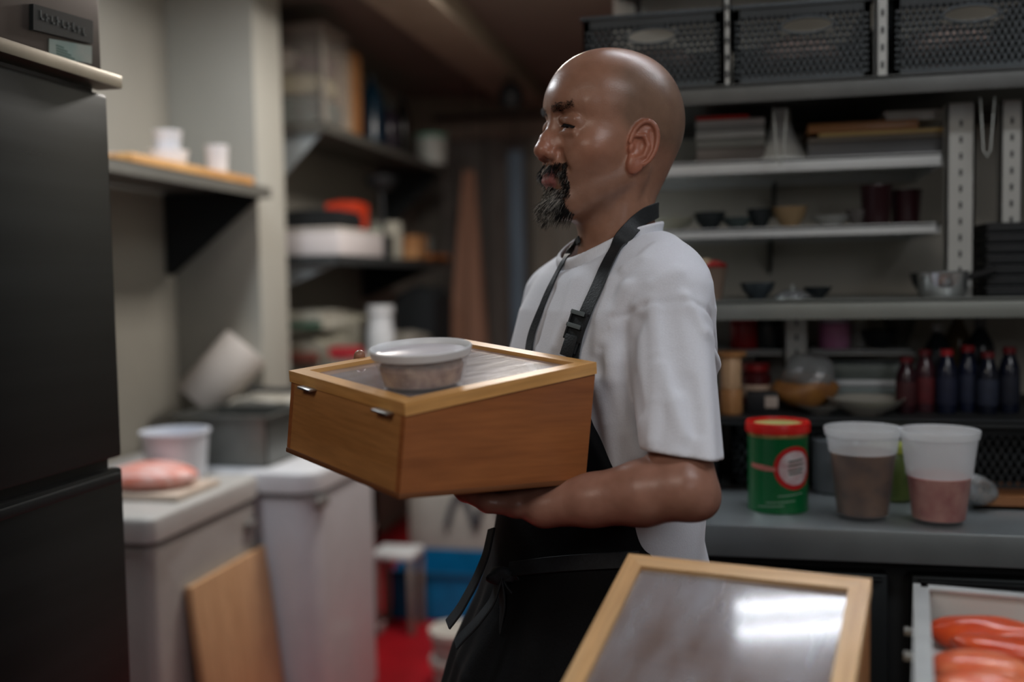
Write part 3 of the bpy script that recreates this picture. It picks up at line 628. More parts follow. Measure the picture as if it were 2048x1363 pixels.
# dark baskets at the back of the worktop
def basket(x0, x1, y0, y1, z, h, label, grp, hx=None, name='basket', m=darkp, holes=True, hz=.78, rows=10, cols=19):
    cx_, cy_ = (x0+x1)/2, (y0+y1)/2; w, d = (x1-x0)/2, (y1-y0)/2
    t = thing(name, (cx_, cy_, z), label, 'basket', grp); th = .004
    # front: frame with a lattice of bars and staggered gaps, an oval grip opening left free
    mb = MB(); hw, hh, hcz = .045, .014, h*hz
    def wallmesh(mb, L, vert, fixed, sign):
        nx = cols if vert == 'x' else max(5, int(cols*d/w)); mrg = .012
        def add(u0, u1, z0, z1, lay=0):
            if vert == 'x': mb.box(u0, u1, fixed-sign*lay, fixed+sign*(th-lay), z0, z1)
            else: mb.box(fixed-sign*lay, fixed+sign*(th-lay), u0, u1, z0, z1)
        add(-L, L, 0, .012); add(-L, L, h-.014, h); add(-L, -L+mrg, 0, h); add(L-mrg, L, 0, h)
        st = (2*L-2*mrg)/nx; rz = (h-.026)/rows
        for r in range(rows):
            za = .012+r*rz; off = (r % 2)*st*.5
            add(-L, L, za+rz*.50, za+rz*1.0)
            for k in range(nx+1):
                u = -L+mrg+off+k*st-st*.28
                if u < L-mrg: add(u, min(u+st*.56, L-mrg), za, za+rz)
    if holes:
        wallmesh(mb, w, 'x', -d, 1)
    else: mb.box(-w, w, -d, -d+th, 0, h)
    # cut the grip: drop lattice pieces inside the opening, then frame it
    if hx is not None:
        keep = MB(); V = mb.v; F = mb.f; grp8 = {}
        parent = list(range(len(V)))
        i = 0
        comps = [V[j:j+8] for j in range(0, len(V), 8)]
        for c8 in comps:
            cxx = [p[0] for p in c8]; czz = [p[2] for p in c8]
            x_0, x_1, z_0, z_1 = min(cxx), max(cxx), min(czz), max(czz); ya, yb = min(p[1] for p in c8), max(p[1] for p in c8)
            if x_1 > hx-hw and x_0 < hx+hw and z_1 > hcz-hh and z_0 < hcz+hh:
                if x_0 < hx-hw: keep.box(x_0, hx-hw, ya, yb, z_0, z_1)
                if x_1 > hx+hw: keep.box(hx+hw, x_1, ya, yb, z_0, z_1)
                xa, xb = max(x_0, hx-hw), min(x_1, hx+hw)
                if z_0 < hcz-hh: keep.box(xa, xb, ya, yb, z_0, hcz-hh)
                if z_1 > hcz+hh: keep.box(xa, xb, ya, yb, hcz+hh, z_1)
            else: keep.box(x_0, x_1, ya, yb, z_0, z_1)
        mb = keep
    wallmesh(mb, d, 'y', -w, 1); mb.box(w-th, w, -d, d, 0, h); mb.box(-w, w, d-th, d, 0, h); mb.box(-w, w, -d, d, 0, th)
    mb.build('body', m, t, smooth=False)
    MB().box(-w-.005, w+.005, -d-.005, -d+.001, h, h+.008, .002).box(-w-.005, w+.005, d-.001, d+.005, h, h+.008, .002).box(-w-.005, -w+.001, -d, d, h, h+.008, .002).box(w-.001, w+.005, -d, d, h, h+.008, .002).build('rim', m, t)
    if hx is not None:
        pts = [(hx+hw*math.cos(a_)*1.02, -d-.002, hcz+hh*math.sin(a_)*1.05) for a_ in [2*math.pi*k/24 for k in range(25)]]
        MB().tube(pts, .0025, 6).build('grip', m, t)
    return t
bk = pmat('basket_grey', '3d4447', .55, var=.12)
bkd = pmat('basket_black', '1e2427', .55, var=.12)
Yb = 1.90
zb0 = Z5+.0005
bh = zat(1600, 12, Yb)-zb0
inner = pmat('basket_contents', '8d7568', .8, c2='5c4a42', scale=20)
for (a_, b2, lab, off) in ((1167, 1443, 'dark woven plastic basket nearest the wall corner, above the bald head', .0), (1466, 1742, 'dark woven plastic basket in the middle of the top shelf', .01), (1786, 2075, 'dark woven plastic basket at the right end of the top shelf', .01)):
    X0, X1 = xat(a_, 90, Yb), xat(b2, 90, Yb)
    basket(X0, X1, Yb, 2.25, zb0, bh, lab, 'woven baskets on the top shelf', hx=off, m=bk, hz=.74)
    tag(MB().blob((0, 0, bh*.40), ((X1-X0)*.42, .13, bh*.39), int(a_), .04).build('cloth_bundle', inner, loc=((X0+X1)/2, 2.10, zb0+.012)), 'pale cloth bundle inside the ' + ('leftmost' if a_ < 1200 else 'middle' if a_ < 1500 else 'right end') + ' woven basket on the top shelf', 'cloth', 'cloths inside the woven baskets')
zc0 = 1.0005; hcb = Z1-.012-.010-zc0
for k, (a_, b2) in enumerate(((1462, 1795), (1814, 2130))):
    X0, X1 = xat(a_, 900, 1.96), xat(b2, 900, 1.96)
    basket(X0, X1, 1.96, 2.24, zc0, hcb, ('black lattice basket on the worktop behind the green can', 'black lattice basket on the worktop behind the tub of pink pickles')[k], 'black baskets on the worktop', m=bkd, rows=7, cols=17)
X0, X1 = xat(1250, 900, 1.96), xat(1440, 900, 1.96)
basket(X0, X1, 1.96, 2.24, zc0, hcb, 'black lattice basket on the worktop hidden mostly by the raised elbow', 'black baskets on the worktop', m=bkd, rows=8, cols=15)
# orange board on the highest shelf
X0, X1 = xat(1142, 10, 1.93), xat(1500, 10, 1.93)
tag(MB().box(X0, X1, 1.90, 2.25, 0, .045, .004).build('wooden_board', wood('orange_wood', 'a8632c', 'c07a3c', axis=0), loc=(0, 0, 2.0605)), 'orange wooden board lying on the highest shelf above the baskets', 'board')
# small things between tubs
p = atz(1800, 1022, 1.0005)
t = thing('glass_jar', (float(p[0]), float(p[1])+.10, 1.0005), 'short jar of green paste between the two clear tubs', 'jar')
MB().lathe([(0, 0), (.036, .002), (.040, .01), (.040, .075), (.034, .085), (0, .085)], n=30).build('body', pmat('green_paste', '4f6236', .3, c2='76863e', scale=20), t)
MB().lathe([(.034, .0855), (.0385, .087), (.0385, .099), (0, .1)], n=30).build('lid', pmat('lime_lid', 'a4ad4a', .4), t)
p = atz(1680, 1010, 1.0005)
tag(MB().lathe([(0, 0), (.034, 0), (.038, .004), (.040, .098), (.036, .1), (0, .1)], n=28).build('plastic_tub', pmat('tub_grey', '60666a', .4), loc=(float(p[0]), float(p[1])+.115, 1.0005)), 'small grey tub behind the tub of brown sauce', 'tub')
p = atz(1950, 1032, 1.0005)
film = pmat('cling_film', 'b7bcbd', .2, trans=.7, var=.1, scale=20, bump=1.0)
tag(MB().blob((0, 0, .032), (.045, .035, .030), 5, .16, 4, 3.2).build('wrapped_bundle', film, loc=(float(p[0]), float(p[1])+.06, 1.0005)), 'crumpled bundle of clear plastic wrap right of the pink pickles', 'bundle')
p = atz(2030, 1035, 1.0005)
t = thing('wooden_tray', (float(p[0])+.02, float(p[1])+.14, 1.0005), 'low brown wooden tray at the far right of the worktop', 'tray')
MB().box(-.07, .07, -.08, .08, 0, .006).box(-.07, .07, -.08, -.074, 0, .022).box(-.07, -.064, -.08, .08, 0, .022).box(.064, .07, -.08, .08, 0, .022).box(-.07, .07, .074, .08, 0, .022).build('body', wood('brown_wood', '7b4d2c', '93623b', axis=0), t)

# ------------------------------------------------ things on lowest shelf (Z1)
def onshelf(px, py, Y, Z): return float(aty(px, py, Y)[0]), Y, Z+.0006
def bowl(px, Y, Z, wpx, h, c, label, cat='bowl', grp=None, name='bowl', rim=True, metal=0, rough=.3):
    x, y, z = onshelf(px, 560, Y, Z); d = float((np.array([x, y, z])-CAM) @ VF); r = wpx/2*d/FPX
    m = pmat('ware_'+c, c, rough, metal, var=.05)
    return tag(MB().lathe([(0, 0), (r*.45, 0), (r*.5, .004), (r*.85, h*.55), (r, h), (r*.965, h), (r*.8, h*.55), (r*.45, .008), (0, .007)], n=36).build(name, m, loc=(x, y, z)), label, cat, grp)
bowl(1732, 1.98, Z1, 150, .030, '9a988f', 'wide shallow pale bowl on the lowest shelf, right of the bag of noodles')
bowl(1640, 1.98, Z1, 90, .016, '8e8d86', 'flat grey saucer beside the wide shallow bowl', 'saucer', name='saucer')
# bag of noodles
x, y, z = onshelf(1612, 780, 2.02, Z1)
t = thing('noodle_bag', (x, y, z), 'clear bag of brown noodles knotted at the top on the lowest shelf', 'bag')
MB().blob((0, 0, .040), (.062, .05, .034), 8, .10).build('noodles', pmat('noodles', '7a5030', .5, c2='9d6c33', scale=30), t)
MB().blob((-.004, 0, .066), (.052, .045, .044), 11, .13, 4, 3).build('film', film, t)
# trays stacked
for k, (yy, c, h_) in enumerate(((790, '6d7d7c', .020), (0, 'bcc3c6', .016), (0, '5b6a6a', .022), (0, 'c2c8ca', .014))):
    pass
x, y, z = onshelf(1742, 760, 2.14, Z1)
zz = z
for k, (c, h_, lab) in enumerate((('31403f', .022, 'dark green tray at the bottom of the stacked trays'), ('7d8988', .016, 'grey tray, second from the bottom of the stack'), ('d6dcdf', .014, 'bright white tray in the middle of the stacked trays'), ('75817f', .030, 'deep grey green tray at the top of the stack'))):
    tag(MB().box(-.085, .085, -.055, .055, 0, h_*.4, .002).box(-.092, .092, -.062, -.054, h_*.3, h_, .002).box(-.092, .092, .054, .062, h_*.3, h_, .002).box(-.092, -.084, -.062, .062, h_*.3, h_, .002).box(.084, .092, -.062, .062, h_*.3, h_, .002).build('tray', pmat('tray_'+c, c, .35), loc=(x, y, zz)), lab, 'tray', 'stacked trays on the lowest shelf'); zz += h_+.0006
# sauce bottles
bt = [(1812, 2.00, .105, '2a1118', '5c1018', '3c1418', 'small dark sauce bottle with a red cap, leftmost of the bottle row'),
      (1850, 2.02, .118, '3b2026', '66161f', '55191e', 'sauce bottle with a red label, second in the bottle row'),
      (1893, 2.00, .120, '14192b', '9a1a22', '171d33', 'dark blue sauce bottle with a red cap, third in the bottle row'),
      (1935, 2.03, .125, '161c30', '8c1820', '1c2338', 'dark blue sauce bottle with a red cap, in the middle of the bottle row'),
      (1975, 2.00, .115, '101522', '5f1219', '252c3d', 'dark blue sauce bottle beside the two taller ones, right part of the row'),
      (2018, 2.02, .122, '121726', '70161f', '151a28', 'rightmost whole dark sauce bottle by the photo edge')]
for px, Y, h_, c, cc, band, lab in bt:
    x, y, z = onshelf(px, 780, Y, Z1); bottle(x, y, z, .0185, h_, c, lab, cc, 'sauce bottles on the lowest shelf', band=band, neck=.5)
for px, Y, h_, c, cc, lab in ((1875, 2.16, .16, '20262b', 'a9adab', 'tall dark bottle with a pale cap behind the row of sauce bottles'), (1960, 2.16, .17, '1c2126', '5c5f60', 'tall dark bottle with a grey cap behind the row of sauce bottles'), (1915, 2.22, .185, '6b5a3d', '2a2c2d', 'amber bottle at the back of the lowest shelf')):
    x, y, z = onshelf(px, 740, Y, Z1); bottle(x, y, z, .026, h_, c, lab, cc, 'tall bottles behind the sauce bottles')
# wooden cups beside his back
x, y, z = onshelf(1462, 800, 1.96, Z1)
wc = wood('cup_wood', 'a9713e', 'c69361', axis=2)
for k, (r_, h_, lab) in enumerate(((.022, .048, 'lowest wooden cup of the stack right behind the shirt sleeve'), (.020, .060, 'tall pale wooden cup in the middle of the stack behind the sleeve'))):
    tag(MB().lathe([(0, 0), (r_*.92, 0), (r_, .004), (r_, h_-.003), (r_*.95, h_), (r_*.85, h_), (r_*.8, h_*.3), (0, h_*.3)], n=24).build('wooden_cup', wc if k == 0 else wood('cup_wood_pale', 'c79d72', 'dab690', axis=2), loc=(x, y, z)), lab, 'cup', 'wooden cups behind the sleeve'); z += h_+.0006
tag(MB().lathe([(0, 0), (.026, 0), (.030, .006), (.030, .010), (0, .011)], n=24).build('cover', wc, loc=(x, y, z)), 'round wooden coaster on top of the stacked wooden cups', 'cover')  # a wooden lid lying on the cup stack
# dark kitchen gadget with red knob
x, y, z = onshelf(1525, 800, 1.99, Z1)
t = thing('timer', (x, y, z), 'small black and white kitchen timer beside the wooden cups', 'timer')
MB().box(-.030, .030, -.018, .018, 0, .040, .005).build('body', blackp, t)
MB().box(.004, .028, -.020, -.0185, .010, .032, .001).build('display', pmat('timer_white', 'b5a79b', .5), t)
x, y, z = onshelf(1512, 800, 2.07, Z1)
t = thing('glass_jar', (x, y, z), 'dark red spice jar with a white band behind the kitchen timer', 'jar')
MB().lathe([(0, 0), (.026, .002), (.030, .012), (.030, .062), (.022, .072), (0, .072)], n=26).build('body', pmat('jar_dark_red', '4a1518', .35), t)
MB().lathe([(.024, .0722), (.027, .074), (.027, .088), (0, .09)], n=26).build('lid', pmat('jar_lid_red', 'a02324', .4), t)
MB().lathe([(.0302, .022), (.0308, .023), (.0308, .045), (.0302, .046)], n=26).build('paper_label', pmat('jar_label', 'c0a58f', .7), t)
# on narrow inner shelf (Zi)
def jar(px, Y, Z, wpx, h, c, cl, label, grp=None, cat='jar', name='jar', lid=True, c2=None, trans=0):
    x, y, z = onshelf(px, 640, Y, Z); d = float((np.array([x, y, z])-CAM) @ VF); r = wpx/2*d/FPX
    t = thing(name, (x, y, z), label, cat, grp)
    MB().lathe([(0, 0), (r*.93, 0), (r, .005), (r, h*.80), (r*.86, h*.87), (0, h*.87)], n=30).build('body', pmat('jar_'+c, c, .35, c2=c2, scale=25, trans=trans), t)
    if lid: MB().lathe([(r*.90, h*.872), (r*.95, h*.88), (r*.95, h*.99), (r*.9, h), (0, h)], n=30).build('lid', pmat('jarlid_'+cl, cl, .4), t)
    return t
hz_ = Z2-.036-Zi-.004
jar(1490, 2.16, Zi, 60, hz_*.96, '8e0f15', 'a5161b', 'bright red tin on the narrow shelf just behind the shoulder sleeve', cat='tin', name='tin')
jar(1538, 2.16, Zi, 62, hz_*.93, '23292b', '14181a', 'black jar between the red tin and the pale post')
jar(1668, 2.16, Zi, 62, hz_*.90, 'bd6f9c', 'b9a9bb', 'bright pink jar on the narrow white shelf', c2='c98fb4')
jar(1715, 2.20, Zi, 40, hz_*.92, '9a9b96', 'a8a28a', 'pale grey jar beside the bright pink jar')
bowl(1760, 2.17, Zi, 74, .035, '23282b', 'black bowl on the narrow white shelf, right of the pink jar')
bowl(1800, 2.22, Zi, 60, .055, '55564f', 'olive grey bowl at the right end of the narrow shelf')
tag(MB().box(-.02, .02, -.02, .02, 0, .016, .002).build('sponge', pmat('sponge_yellow', 'b2a62c', .8), loc=(onshelf(1752, 640, 2.24, Zi)[0], 2.27, Zi+.07)), 'yellow sponge resting behind the black bowl', 'sponge').location.z = Zi+.0006
# on the steel shelf (Z2)
x, y, z = onshelf(1422, 560, 1.99, Z2)
t = thing('paper_cup', (x, y, z), 'tall paper cup holding red and cream packets behind the shoulder', 'cup')
MB().lathe([(0, 0), (.020, 0), (.030, .060), (.032, .062), (.029, .062), (.019, .003), (0, .003)], n=30).build('body', pmat('paper_cup', '8b7768', .7), t)
MB().blob((.006, 0, .066), (.024, .02, .010), 3, .1).build('red_packet', pmat('red_packet', 'a9302c', .4), t)
MB().blob((-.010, 0, .069), (.016, .018, .010), 4, .1).build('cream_packet', pmat('cream_packet', 'c9b18e', .6), t)
bowl(1515, 1.99, Z2, 70, .032, '353d43', 'dark slate bowl on the steel shelf behind the shoulder')
x, y, z = onshelf(1586, 590, 1.96, Z2)
t = thing('steel_lid', (x, y, z), 'shiny steel lid lying tilted on the thick edged shelf', 'lid')
MB().lathe([(0, 0), (.034, 0), (.036, .004), (.030, .010), (.012, .018), (0, .018)], n=30).build('dome', pmat('shiny_steel', 'd9dde0', .18, .9, var=.02), t)
MB().lathe([(.004, .018), (.004, .022), (.008, .024), (0, .028)], n=16).build('knob', steel_l, t)
bowl(1635, 2.00, Z2, 56, .022, '23292c', 'small black bowl right of the shiny steel lid')
x, y, z = onshelf(1885, 580, 1.97, Z2)
t = thing('saucepan', (x, y, z), 'small shiny steel saucepan with a black handle on the steel shelf', 'saucepan')
MB().lathe([(0, 0), (.036, 0), (.041, .006), (.043, .044), (.046, .047), (.042, .046), (.039, .006), (0, .004)], n=36).build('pan', pmat('shiny_steel', 'd9dde0', .18, .9, var=.02), t)
MB().tube([(.042, -.01, .036), (.065, -.018, .042), (.085, -.024, .048)], [.006, .007, .008], 10).build('handle', blackp, t)
bowl(1858, 2.10, Z2, 74, .045, '2b2f31', 'dark bowl behind the small steel saucepan')
X0 = xat(1972, 520, 1.98); z = Z2+.0006
for k in range(7):
    tag(MB().box(0, .115, 0, .15, 0, .0185, .004).box(-.004, .119, -.004, .154, .0135, .0175, .002).build('food_container', pmat('stack_black', '161b1e', .45, var=.2), loc=(X0, 1.97, z)), ('black rectangular container, %s of the stack at the right edge' % ('lowest', 'second from below', 'third from below', 'middle one', 'third from the top', 'second from the top', 'topmost')[k]), 'container', 'stacked black containers'); z += .0192
# shelf Z3 (neck level)
c3 = [(1345, 90, .028, '8f8f80', 'pale cream bowl on the neck level shelf beside the nape'), (1420, 64, .036, '22282a', 'black bowl beside the pale cream bowl on the neck level shelf'), (1475, 60, .024, '3f4a4a', 'dark grey bowl, third along the neck level shelf'), (1520, 52, .040, '1c2224', 'tall black bowl in the middle of the neck level shelf'),
      (1580, 70, .042, '8c7657', 'tan bowl with an orange foot on the neck level shelf'), (1660, 76, .022, '8d8f8c', 'flat grey bowl right of the tan bowl'), (1715, 50, .032, '555250', 'brown grey bowl beside the maroon cups')]
for px, w_, h_, c, lab in c3: bowl(px, 2.10, Z3, w_, h_, c, lab, grp='bowls on the neck level shelf')
for px, Y, h_, lab in ((1752, 2.09, .078, 'dark maroon lacquer cup, nearer of the pair'), (1812, 2.13, .070, 'dark maroon lacquer cup, right hand one of the pair')):
    cup(*onshelf(px, 430, Y, Z3), .030, h_, lab, name='lacquer_cup', cat='cup', group='maroon cups on the neck level shelf', mat=pmat('maroon_lacquer', '2a1116', .3))
# shelf Z4 (ear level)
z = Z4+.0006
X0 = xat(1392, 290, 2.06); X1 = xat(1530, 290, 2.06)
for k, (h_, c, lab) in enumerate(((.030, '6b645f', 'dark lunch box at the bottom of the stack behind the ear'), (.018, '8b8d86', 'grey lidded box, second of the stack behind the ear'), (.014, 'd5d6ce', 'white box, third of the stack behind the ear'), (.010, 'a9aba5', 'grey tray near the top of the stack behind the ear'), (.012, 'e2e1db', 'white tray under the red lid behind the ear'))):
    tag(MB().box(X0, X1, 2.06, 2.20, 0, h_, .003).build('lunch_box', pmat('lb_'+c, c, .4), loc=(0, 0, z)), lab, 'box', 'stacked boxes behind the ear'); z += h_+.0006
tag(MB().box(X0, X1-.03, 2.06, 2.18, 0, .007, .002).build('tray', pmat('bright_red', 'e2352f', .4), loc=(0, 0, z)), 'thin bright red lid topping the stack of boxes behind the ear', 'tray')  # the red lid of the lunch boxes
x, y, z = onshelf(1562, 320, 2.10, Z4)
t = thing('funnel', (x, y, z), 'white plastic funnel standing upside down on the ear level shelf', 'funnel')
MB().lathe([(.058, 0), (.056, .006), (.030, .045), (.020, .075), (.017, .105), (.014, .105), (.017, .074), (.027, .043), (.053, .004), (.058, 0)], n=36).build('cone', pmat('funnel_white', 'd3d6d2', .4, var=.02), t)
# boards and trays
z = Z4+.0006
X0 = xat(1615, 290, 2.05); X1 = xat(1925, 290, 2.05)-.03
for k, (h_, mm, lab, nm, ct_, a0, a1) in enumerate(((.028, pmat('tray_grey', '56585a', .45), 'deep grey tray at the bottom of the pile on the ear level shelf', 'tray', 'tray', 0, 0), (.010, pmat('tray_grey2', '6d675d', .5), 'thin grey brown board lying on the deep grey tray', 'board', 'board', .0, .0), (.008, wood('tan_board', 'b89c5c', 'cdb175', axis=0), 'thin yellow wooden board in the pile on the ear level shelf', 'wooden_board', 'board', .02, .0), (.018, wood('brown_board', '9a6638', 'b07a46', axis=0), 'brown wooden board at the top of the pile on the ear level shelf', 'wooden_board', 'board', 0, .05))):
    tag(MB().box(X0+a0, X1-a1, 2.04, 2.22, 0, h_, .003).build(nm, mm, loc=(0, 0, z)), lab, ct_, 'pile of boards and trays'); z += h_+.0006
x = xat(1870, 225, 2.08)
tag(MB().prism([(-.06, 0), (.055, 0), (.066, .018), (-.066, .018)], -.06, .06, 'y').build('dish', pmat('white_dish', 'dcdcd4', .4), loc=(x-.03, 2.12, z)), 'white rectangular dish on top of the pile of boards', 'dish')
# wire racks hanging under the top shelf
def wire(px, label):
    x = xat(px, 170, 1.95); t = thing('wire_hook', (x, 1.95, Z5-.13), label, 'hook', 'wire hooks under the top shelf')
    MB().tube([(-.012, 0, .095), (-.006, 0, .0), (0, 0, -.012), (.006, 0, .0), (.012, 0, .095)], .0018, 6).build('wire', steel_l, t)
wire(1560, 'thin wire hook hanging under the top shelf above the white funnel')
wire(1975, 'thin wire hook hanging under the top shelf near the right posts')

# ================================================================== FOREGROUND COUNTER
fc = thing('prep_counter', (.40, .72, 0), 'low service counter in the foreground under the glass topped box', 'counter')
MB().box(-.58, .75, -.42, .335, .90, .94, .004).build('top', pmat('counter_top_dark', '3a3a38', .4, .3), fc)
MB().box(-.55, .73, -.40, .31, .0, .899).build('base', pmat('counter_base', '2a2320', .7), fc)

# glass-topped wedge boxes -----------------------------------------------------
bamboo = wood('bamboo_side', '8f5630', 'a4673a', axis=0, rough=.42)  # sides toned darker than the end panels: shaded face put into the colour
bamboo_y = wood('bamboo_side_b', 'a2703f', 'b88450', axis=1, rough=.42)
bamboo_l = wood('bamboo_lid', 'c9924f', 'dcab6c', axis=0, rough=.38)
bamboo_l2 = wood('bamboo_lid_b', 'c9924f', 'dcab6c', axis=1, rough=.38)
def glass_material(name, base, base2, a, rough, sc):
    """a clouded acrylic pane: glossy coat over a partly see-through film with misty streaks"""
    m = pmat(name, base, rough, c2=base2, scale=sc, stretch=(1, 3, 1), alpha=a, coat=.9, bump=.12)
    m.node_tree.nodes['Principled BSDF'].inputs['Coat Roughness'].default_value = .06
    return m
def wedge_box(root, S0, S1, hf, hb, lidt=.014, fw=.017, mats=None, gm=None, hinge=True, inside=None, tall='x'):
    """wedge: x from 0 to S0, y from 0 to S1; height hf at x=0 rising to hb at x=S0 (tall='x') ; origin at base corner"""
    wt = .009
    A, B, L1, L2 = mats
    def zt(x): return hf+(hb-hf)*x/S0
    body = MB()
    body.prism([(0, .006), (S0, .006), (S0, zt(S0)-lidt), (0, zt(0)-lidt)], 0, wt, 'y')
    body.prism([(0, .006), (S0, .006), (S0, zt(S0)-lidt), (0, zt(0)-lidt)], S1-wt, S1, 'y')
    body.build('side_panel', A, root)
    e = MB(); e.box(0, wt, wt, S1-wt, .006, zt(0)-lidt); e.box(S0-wt, S0, wt, S1-wt, .006, zt(S0)-lidt-.001); e.build('end_panel', B, root)
    MB().box(-.001, S0+.001, -.001, S1+.001, 0, .006, .0015).build('bottom_panel', pmat('bottom_dark_wood', '6b4226', .5), root)
    # lid frame: four mitred rails on the slope
    sl = math.atan2(hb-hf, S0); Ls = math.hypot(S0, hb-hf)
    Mx = Matrix.Translation((0, 0, hf-lidt+.0006)) @ Matrix.Rotation(-sl, 4, 'Y')
    lid = bpy.data.objects.new('lid', None); col.objects.link(lid); lid.parent = root; lid.matrix_local = Mx
    def rail(poly, m, nm='rail'):
        bm = MB(); bm.prism(poly, 0, lidt, 'z'); return bm.build(nm, m, lid)
    e_ = .0015
    rail([(-e_, -e_), (Ls+e_, -e_), (Ls-fw, fw), (fw, fw)], L1); rail([(-e_, S1+e_), (fw, S1-fw), (Ls-fw, S1-fw), (Ls+e_, S1+e_)], L1)
    rail([(-e_, -e_), (fw, fw), (fw, S1-fw), (-e_, S1+e_)], L2); rail([(Ls+e_, -e_), (Ls+e_, S1+e_), (Ls-fw, S1-fw), (Ls-fw, fw)], L2)
    MB().box(fw-.003, Ls-fw+.003, fw-.003, S1-fw+.003, lidt*.42, lidt*.42+.003).build('pane', gm, lid)
    if hinge:
        for yy in (S1*.14, S1*.80):
            MB().box(-.011, .001, yy-.015, yy+.015, -.0015, .0012, .0006).build('hinge', pmat('hinge_steel', 'b9bcba', .3, .9), lid)
    return lid
# carried box
K = 1.05
def sc(p): return CAM+(np.array(p)-CAM)*K
Rb = np.array([[.6243, -.7747, .1002], [.7775, .6287, .0170], [-.0762, .0673, .9948]])
S0, S1, HB = .2485*K, .2477*K, .1169*K; kz = .0424*K
cen = sc((-.3344, 1.0963, 1.2459))
org = cen+Rb @ np.array([-S0/2, -S1/2, -HB/2])
hf_, hb_ = HB-kz/2, HB+kz/2
bx = thing('display_box', (0, 0, 0), 'bamboo box with sloping glass lid carried by the man', 'box', 'glass topped bamboo boxes')
Mb = Matrix.Identity(4)
for i in range(3):
    for j in range(3): Mb[i][j] = Rb[i][j]
    Mb[i][3] = org[i]
bx.matrix_world = Mb
mats = (bamboo, bamboo_y, bamboo_l, bamboo_l2)
g1 = glass_material('clouded_pane', '8f8788', 'b9b3bb', .78, .22, 22)
lid1 = wedge_box(bx, S0, S1, hf_, hb_, mats=mats, gm=g1)
# plastic tub resting on its lid
sl = math.atan2(hb_-hf_, S0)
Ml = Mb @ Matrix.Translation((0, 0, hf_-.014+.0006)) @ Matrix.Rotation(-sl, 4, 'Y')
Mli = Ml.inverted()
def on_pane(px, py, zl):
    v = ray(px, py); o = Mli @ Vector(CAM); d = (Mli.to_3x3() @ Vector(v)); t_ = (zl-o.z)/d.z; return o+d*t_
tubc = on_pane(846, 772, .0095)
tub = thing('deli_container', (0, 0, 0), 'shallow round clear tub of pink minced fish standing on the carried box', 'container')
tub.matrix_world = Ml @ Matrix.Translation((tubc.x, tubc.y, .0092))
tr, tb_, th_ = .0555, .046, .044
tm = pmat('tub_plastic_milky', 'dcdfe2', .3, alpha=.16, var=.02, spec=.6)
tml = pmat('tub_rim_milky', 'dfe2e4', .35, alpha=.85, var=.02)
MB().lathe([(0, .001), (tb_*.95, 0), (tb_, .004), (tr*.95, th_-.0088), (tr*.93, th_-.0088), (tb_*.96, .006), (0, .004)], n=64).build('tub', tm, tub)
MB().lathe([(tr*.93, th_-.0085), (tr*.99, th_-.0078), (tr*1.02, th_-.002), (tr*1.03, th_+.0005), (tr*1.01, th_+.002), (tr*.97, th_), (tr*.93, th_-.0065), (tr*.93, th_-.0085)], n=64).build('rim', tml, tub)
MB().lathe([(0, th_-.0065), (tr*.85, th_-.0065), (tr*.9, th_-.0045), (tr*.925, th_-.0045), (tr*.925, th_-.0060), (tr*.86, th_-.0078), (0, th_-.0078)], n=64).build('lid', pmat('tub_lid_milky', 'd6d4d9', .25, alpha=.82, var=.03), tub)
MB().lathe([(0, .0062), (tb_*.94, .0064), (tb_*1.03, .024), (tb_*.98, .0285), (tb_*.5, .031), (0, .0295)], n=44, wob=lambda a, z: .012*math.sin(4*a+z*300)).build('contents', pmat('minced_fish', '6e3f36', .5, c2='b89c8a', scale=60, bump=.5), tub)
# food inside, resting on the box floor
inside = MB().blob((0, 0, .022), (.09, .085, .02), 21, .08).build('wrapped_fish', pmat('wrapped_fish', '8d8084', .35, c2='b0a8ac', scale=16), None)
inside.matrix_world = Mb @ Matrix.Translation((S0/2, S1/2, .0075)); tag(inside, 'wrapped pale fish lying inside the carried bamboo box', 'fish')

# foreground box: slopes down towards the camera
yaw = -.2205; slope = .3492; S = .24
TL = np.array([-.1088, 1.0476, 1.1104])
ex = np.array([math.cos(yaw), math.sin(yaw), 0]); ey = np.array([math.sin(yaw), -math.cos(yaw), 0])  # ey towards camera
depth = S*math.cos(slope); zb_base = .9405
hback = TL[2]-zb_base; hfront = hback-S*math.sin(slope)
# local x = from camera side (low) to back (tall); local y to the left
o_ = TL+ey*depth+ex*S; o_[2] = zb_base
bx2 = thing('display_box', (0, 0, 0), 'bamboo box with sloping glass lid standing in the foreground at the bottom of the photo', 'box', 'glass topped bamboo boxes')
M2 = Matrix.Identity(4)
for i in range(3): M2[i][0] = -ey[i]; M2[i][1] = -ex[i]; M2[i][2] = (0, 0, 1)[i]; M2[i][3] = o_[i]
bx2.matrix_world = M2
pal = (wood('pale_side', 'b0774a', 'c48d5c', axis=0), wood('pale_side_b', 'b0774a', 'c48d5c', axis=1), wood('pale_lid', 'c69b68', 'dcb888', axis=0), wood('pale_lid_b', 'c69b68', 'dcb888', axis=1))
g2 = glass_material('misty_pane', '85736c', 'b2b5bd', .52, .14, 7)  # misty film, its paler tone lifted to stand in for the ceiling's reflection
wedge_box(bx2, depth, S, hfront, hback, lidt=.014, fw=.0175, mats=pal, gm=g2, hinge=False)
